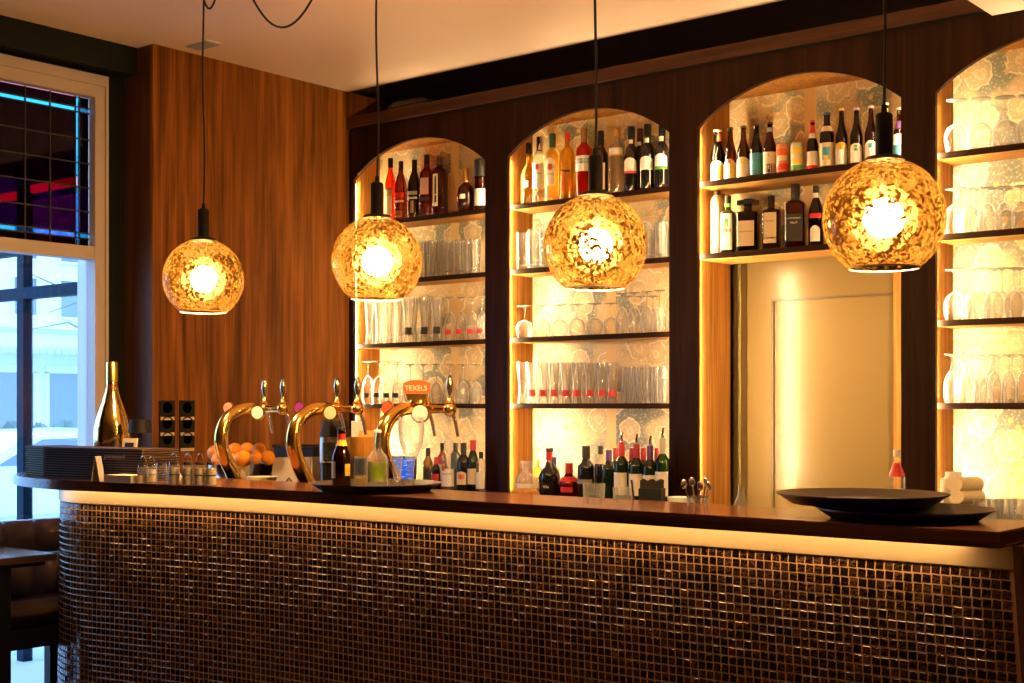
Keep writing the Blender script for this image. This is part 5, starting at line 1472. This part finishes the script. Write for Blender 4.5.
# steel and black grinder
YGd = 3.98
X = X_at(335, YGd)
t = thing('coffee_grinder', 'steel and black coffee grinder behind the beer bottle', 'grinder', (X, YGd, 1.0))
r = w_at(15.5, X, YGd)
za, zb2, zc2 = z_at(463, X, YGd) - 1, z_at(437, X, YGd) - 1, z_at(420, X, YGd) - 1
part('base', lathe([(0, 0), (r * 0.95, 0), (r * 0.95, za * 0.9), (r, za), (0, za)], 28), M_BLACKG, t, True)
part('steel_body', lathe([(r * 0.9, za), (r * 1.02, za + 0.004), (r * 1.0, zb2), (r * 0.9, zb2)], 28), pm('brushed_steel', (0.55, 0.50, 0.46), 0.25, 1.0), t, True)
part('lid', lathe([(r * 1.0, zb2), (r * 0.98, zb2 + 0.01), (r * 0.8, zc2), (0, zc2 + 0.004)], 28), M_BLACK, t, True)
part('front_panel', xf(box(-r * 0.5, r * 0.5, -r * 1.06, -r * 0.9, za + 0.01, zb2 - 0.02), (0, 0, 0), R(32)), M_BLACKG, t)
# amber carton with a white card on top
YK = 4.10
X = X_at(361, YK)
t = thing('amber_carton', 'amber coloured carton behind the soda bottle', 'carton', (X, YK, 1.0), R(10))
hk = z_at(437, X, YK) - 1.0
wk_ = w_at(10.5, X, YK)
part('body', box(-wk_, wk_, -0.04, 0.04, 0, hk), pm('amber_card', (0.72, 0.34, 0.06), 0.6), t)
part('lid_flap', xf(box(-wk_, wk_, -0.002, 0.002, 0, 0.03), (0, 0.04, hk), 0, R(-30)), MATS['amber_card'], t)
X = X_at(351, 4.16)
t = thing('white_card', 'upright white card behind the amber carton', 'card', (X, 4.20, 1.0), R(15))
hk = z_at(421, X, 4.2) - 1.0
part('sheet', box(-0.03, 0.03, -0.003, 0.003, 0, hk), M_WHITE, t)
part('stand', box(-0.02, 0.02, 0.003, 0.04, 0, 0.02), M_WHITE, t)
# payment terminal
YT = 3.93
X = X_at(401, YT)
t = thing('card_terminal', 'till terminal with lit blue screen behind the goblet', 'terminal', (X, YT, 1.0), R(30))
hT = z_at(456, X, YT) - 1.0
wT = w_at(13, X, YT) * 1.05
part('housing', xf(box(-wT, wT, -0.008, 0.012, 0, hT), (0, 0, 0), 0, R(-10)), M_BLACK, t)
m, nt, b = nodes_of('blue_screen')
n = noise(nt, coords(nt, (40, 40, 120)), 1, 2)
rr_ = ramp(nt, [(0.55, (0.01, 0.10, 0.55)), (0.66, (0.25, 0.45, 0.9))])
nt.links.new(n.outputs[0], rr_.inputs[0]); nt.links.new(rr_.outputs[0], b.inputs['Emission Color'])
b.inputs['Base Color'].default_value = (0.01, 0.01, 0.02, 1); b.inputs['Emission Strength'].default_value = 0.9; b.inputs['Roughness'].default_value = 0.1
part('screen', xf(box(-wT * 0.9, wT * 0.9, -0.0095, -0.008, 0.012, hT - 0.006), (0, 0, 0), 0, R(-10)), m, t)
part('foot', box(-0.03, 0.03, -0.01, 0.06, 0, 0.01), M_BLACK, t)
# crystal tumblers, straws, spoons
YX = 3.74
for px, yt, w, lab in ((594, 483.5, 22, 'cut crystal tumbler behind the bar edge beside the port bottle'), (623, 487.5, 20, 'cut crystal tumbler behind the bar edge beside the straw box')):
    X = X_at(px, YX); H = z_at(yt, X, YX) - 1.0; r = w_at(w, X, YX) / 2
    t = thing('crystal_tumbler', lab, 'glass', (X, YX, 1.0))
    vs, fs = lathe([(0, 0), (r * 0.7, 0), (r * 0.75, 0.008), (r * 0.82, H * 0.25), (r * 0.90, H * 0.5), (r * 0.95, H * 0.75), (r, H), (r * 0.93, H), (r * 0.7, 0.014), (0, 0.012)], 24)
    vs = [(x * (1 + 0.03 * (1 if (i % 2) else -1)), y * (1 + 0.03 * (1 if (i % 2) else -1)), z) for i, (x, y, z) in enumerate(vs)]
    part('body', (vs, fs), M_GLASST, t)
    part('cut_band', lathe([(r * 0.955, H * 0.70), (r * 0.99, H * 0.74), (r * 0.97, H * 0.78)], 24), M_GLASST, t)
X = X_at(652, YX); H = z_at(478.5, X, YX) - 1.0
t = thing('straw_box', 'black box packed with black straws behind the bar edge', 'box', (X, YX, 1.0), R(18))
w = w_at(11.5, X, YX)
part('box', box(-w, w, -0.03, 0.03, 0, H * 0.8), M_BLACK, t)
for i in range(9):
    for j in range(3):
        part('straw', xf(lathe([(0.0032, 0.01), (0.0032, H * (0.97 + 0.02 * math.sin(i * 1.7 + j))), (0, H * (0.97 + 0.02 * math.sin(i * 1.7 + j)))], 7), (-w * 0.86 + w * 1.72 * i / 8, -0.018 + 0.018 * j, 0)), M_INK, t)
X = X_at(636, YX - 0.02); H = z_at(480, X, YX) - 1.0
t = thing('loose_straw', 'single black straw leaning beside the straw box', 'straw', (X, YX - 0.04, 1.0))
part('tube', tube([(0.02, 0, 0.002), (-0.004, 0, H)], 0.0034, 8), M_INK, t)
part('tip', tube([(-0.004, 0, H), (-0.0045, 0, H + 0.002)], 0.0036, 8), M_BLACK, t)
YU = 3.70
X = X_at(698, YU)
t = thing('spoon_cup', 'small steel cup that holds the spoons', 'cup', (X, YU, 1.0))
hU = z_at(497, X, YU) - 1.0
part('cup', lathe([(0, 0), (0.03, 0), (0.036, hU), (0.034, hU), (0.028, 0.004), (0, 0.004)], 22), M_GLASST, t, True)
part('rim', lathe([(0.034, hU), (0.037, hU), (0.037, hU + 0.003), (0.034, hU + 0.003), (0.034, hU)], 22), M_STEEL, t, True)
for k, (px, py, a, lab) in enumerate(((685, 484, 0.5, 'teaspoon in the cup leaning furthest towards the straw box'), (691, 482, 0.25, 'teaspoon in the cup with its bowl turned sideways'), (701, 486, -0.1, 'teaspoon in the middle of the spoon cup'), (705, 482, -0.3, 'teaspoon in the cup with its shiny bowl up'), (710, 486, -0.5, 'teaspoon in the cup leaning towards the glass bottle'))):
    Xs = X_at(px, YU); zs = z_at(py, Xs, YU)
    t = thing('teaspoon', lab, 'spoon', (X, YU, 1.006), 0, 'teaspoons in the cup')
    d = Vector((Xs - X, (k % 2) * 0.012 - 0.006, zs - 1.006))
    part('handle', tube([(0, 0, 0), tuple(d * 0.5), tuple(d * 0.92)], [0.0022, 0.002, 0.003], 8), M_STEEL, t, True)
    part('bowl', xf(ball(1.0, 8), tuple(d), a, R(15), 0, (0.011, 0.004, 0.016)), M_STEEL, t, True)
X = X_at(681, 3.80)
t = thing('white_dish', 'shallow white dish behind the bar edge beside the spoons', 'dish', (X, 3.80, 1.0))
part('dish', lathe([(0, 0), (0.03, 0), (0.046, z_at(497, X, 3.8) - 1.0), (0.043, z_at(497, X, 3.8) - 1.0), (0.03, 0.006), (0, 0.006)], 24), M_WHITE, t, True)
part('foot_ring', lathe([(0.028, -0.0), (0.034, 0.0), (0.034, 0.004), (0.028, 0.004), (0.028, 0)], 20), M_WHITE, t)
X = X_at(262, 3.70)
t = thing('white_dish', 'low white dish under the oranges beside the brass tap neck', 'dish', (X, 3.70, 1.0))
part('dish', lathe([(0, 0), (0.045, 0), (0.062, z_at(476.5, X, 3.7) - 1.0), (0.058, z_at(476.5, X, 3.7) - 1.0), (0.04, 0.006), (0, 0.006)], 24), M_CREAM, t, True)
part('foot_ring', lathe([(0.04, 0.0), (0.047, 0.0), (0.047, 0.004), (0.04, 0.004), (0.04, 0)], 20), M_CREAM, t)
# round wooden tray on edge behind bar, below the decanter
X = X_at(525, 5.22)
t = thing('wooden_board', 'rounded wooden board lying before the glass decanter', 'board', (X, 5.22, 0.95), R(10))
part('board', xf(lathe([(0, 0), (0.07, 0), (0.075, 0.01), (0.068, 0.028), (0.04, 0.042), (0, 0.046)], 28)), W_NICHE, t, True)
part('foot', lathe([(0, 0), (0.05, 0), (0.05, -0.0005), (0, -0.0005)], 20), W_NICHE, t)
# rolled towels and glasses on the back counter at the right
YQ = 5.30
X = X_at(957, YQ); H = z_at(472, X, YQ) - ZC
t = thing('rolled_towel', 'folded pale towel standing at the foot of the lit niche', 'towel', (X, YQ, ZC), R(-25))
M_TOWEL = pm('towel_cloth', (0.82, 0.66, 0.40), 0.9)
me = cushion(-0.055, 0.03, -0.06, 0.05, 0, H, 0.026); me.materials.append(pm('white_towel', (0.85, 0.80, 0.70), 0.9)); part('folded_stack', me, None, t)
sp = []
for i in range(60):
    a = i * 0.33; rr2 = 0.008 + 0.0017 * i * 0.36
    sp.append((rr2 * math.cos(a), rr2 * math.sin(a)))
for j, (zc3, s3, xo3) in enumerate(((H * 0.22, 0.95, 0.055), (H * 0.50, 0.9, 0.062), (H * 0.76, 0.95, 0.052))):
    part('roll', xf(join(prism([(x * s3, z * s3) for x, z in [(0.046 * math.cos(q), 0.030 * math.sin(q)) for q in [2 * math.pi * i / 20 for i in range(20)]]], -0.065, 0.05, 'Y')), (xo3, 0, zc3)), M_TOWEL, t, True)
for k, (px, Y) in enumerate(((982, 5.22), (995, 5.20), (1008, 5.22), (1021, 5.19), (990, 5.30), (1003, 5.31), (1016, 5.30))):
    X = X_at(px, Y); H = z_at(499 - 0 * k, X, Y) - ZC
    t = thing('short_glass', f'short glass lying in the cluster behind the trays, {ORD[k]} from the towel', 'glass', (X, Y, ZC), 0, 'short glasses behind the trays')
    r = 0.034
    part('body', lathe([(0, 0), (r * 0.85, 0), (r, H), (r * 0.93, H), (r * 0.8, 0.012), (0, 0.01)], 14), M_GLASST, t, True)
    part('base', lathe([(0, 0.0), (r * 0.85, 0.0), (r * 0.86, 0.008), (0, 0.009)], 14), M_GLASST, t, True)
# small grey ceiling fitting near the side wall
X, Y = -5.45, 4.25
t = thing('ceiling_fitting', 'small grey flush fitting on the ceiling above the walnut wall', 'fitting', (X, Y, CEIL))
part('plate', box(-0.10, 0.06, -0.03, 0.05, -0.012, 0.0), pm('fitting_grey', (0.35, 0.36, 0.40), 0.5), t)
part('rim', box(-0.105, 0.065, -0.035, 0.055, -0.004, 0.0), M_WHITE, t)
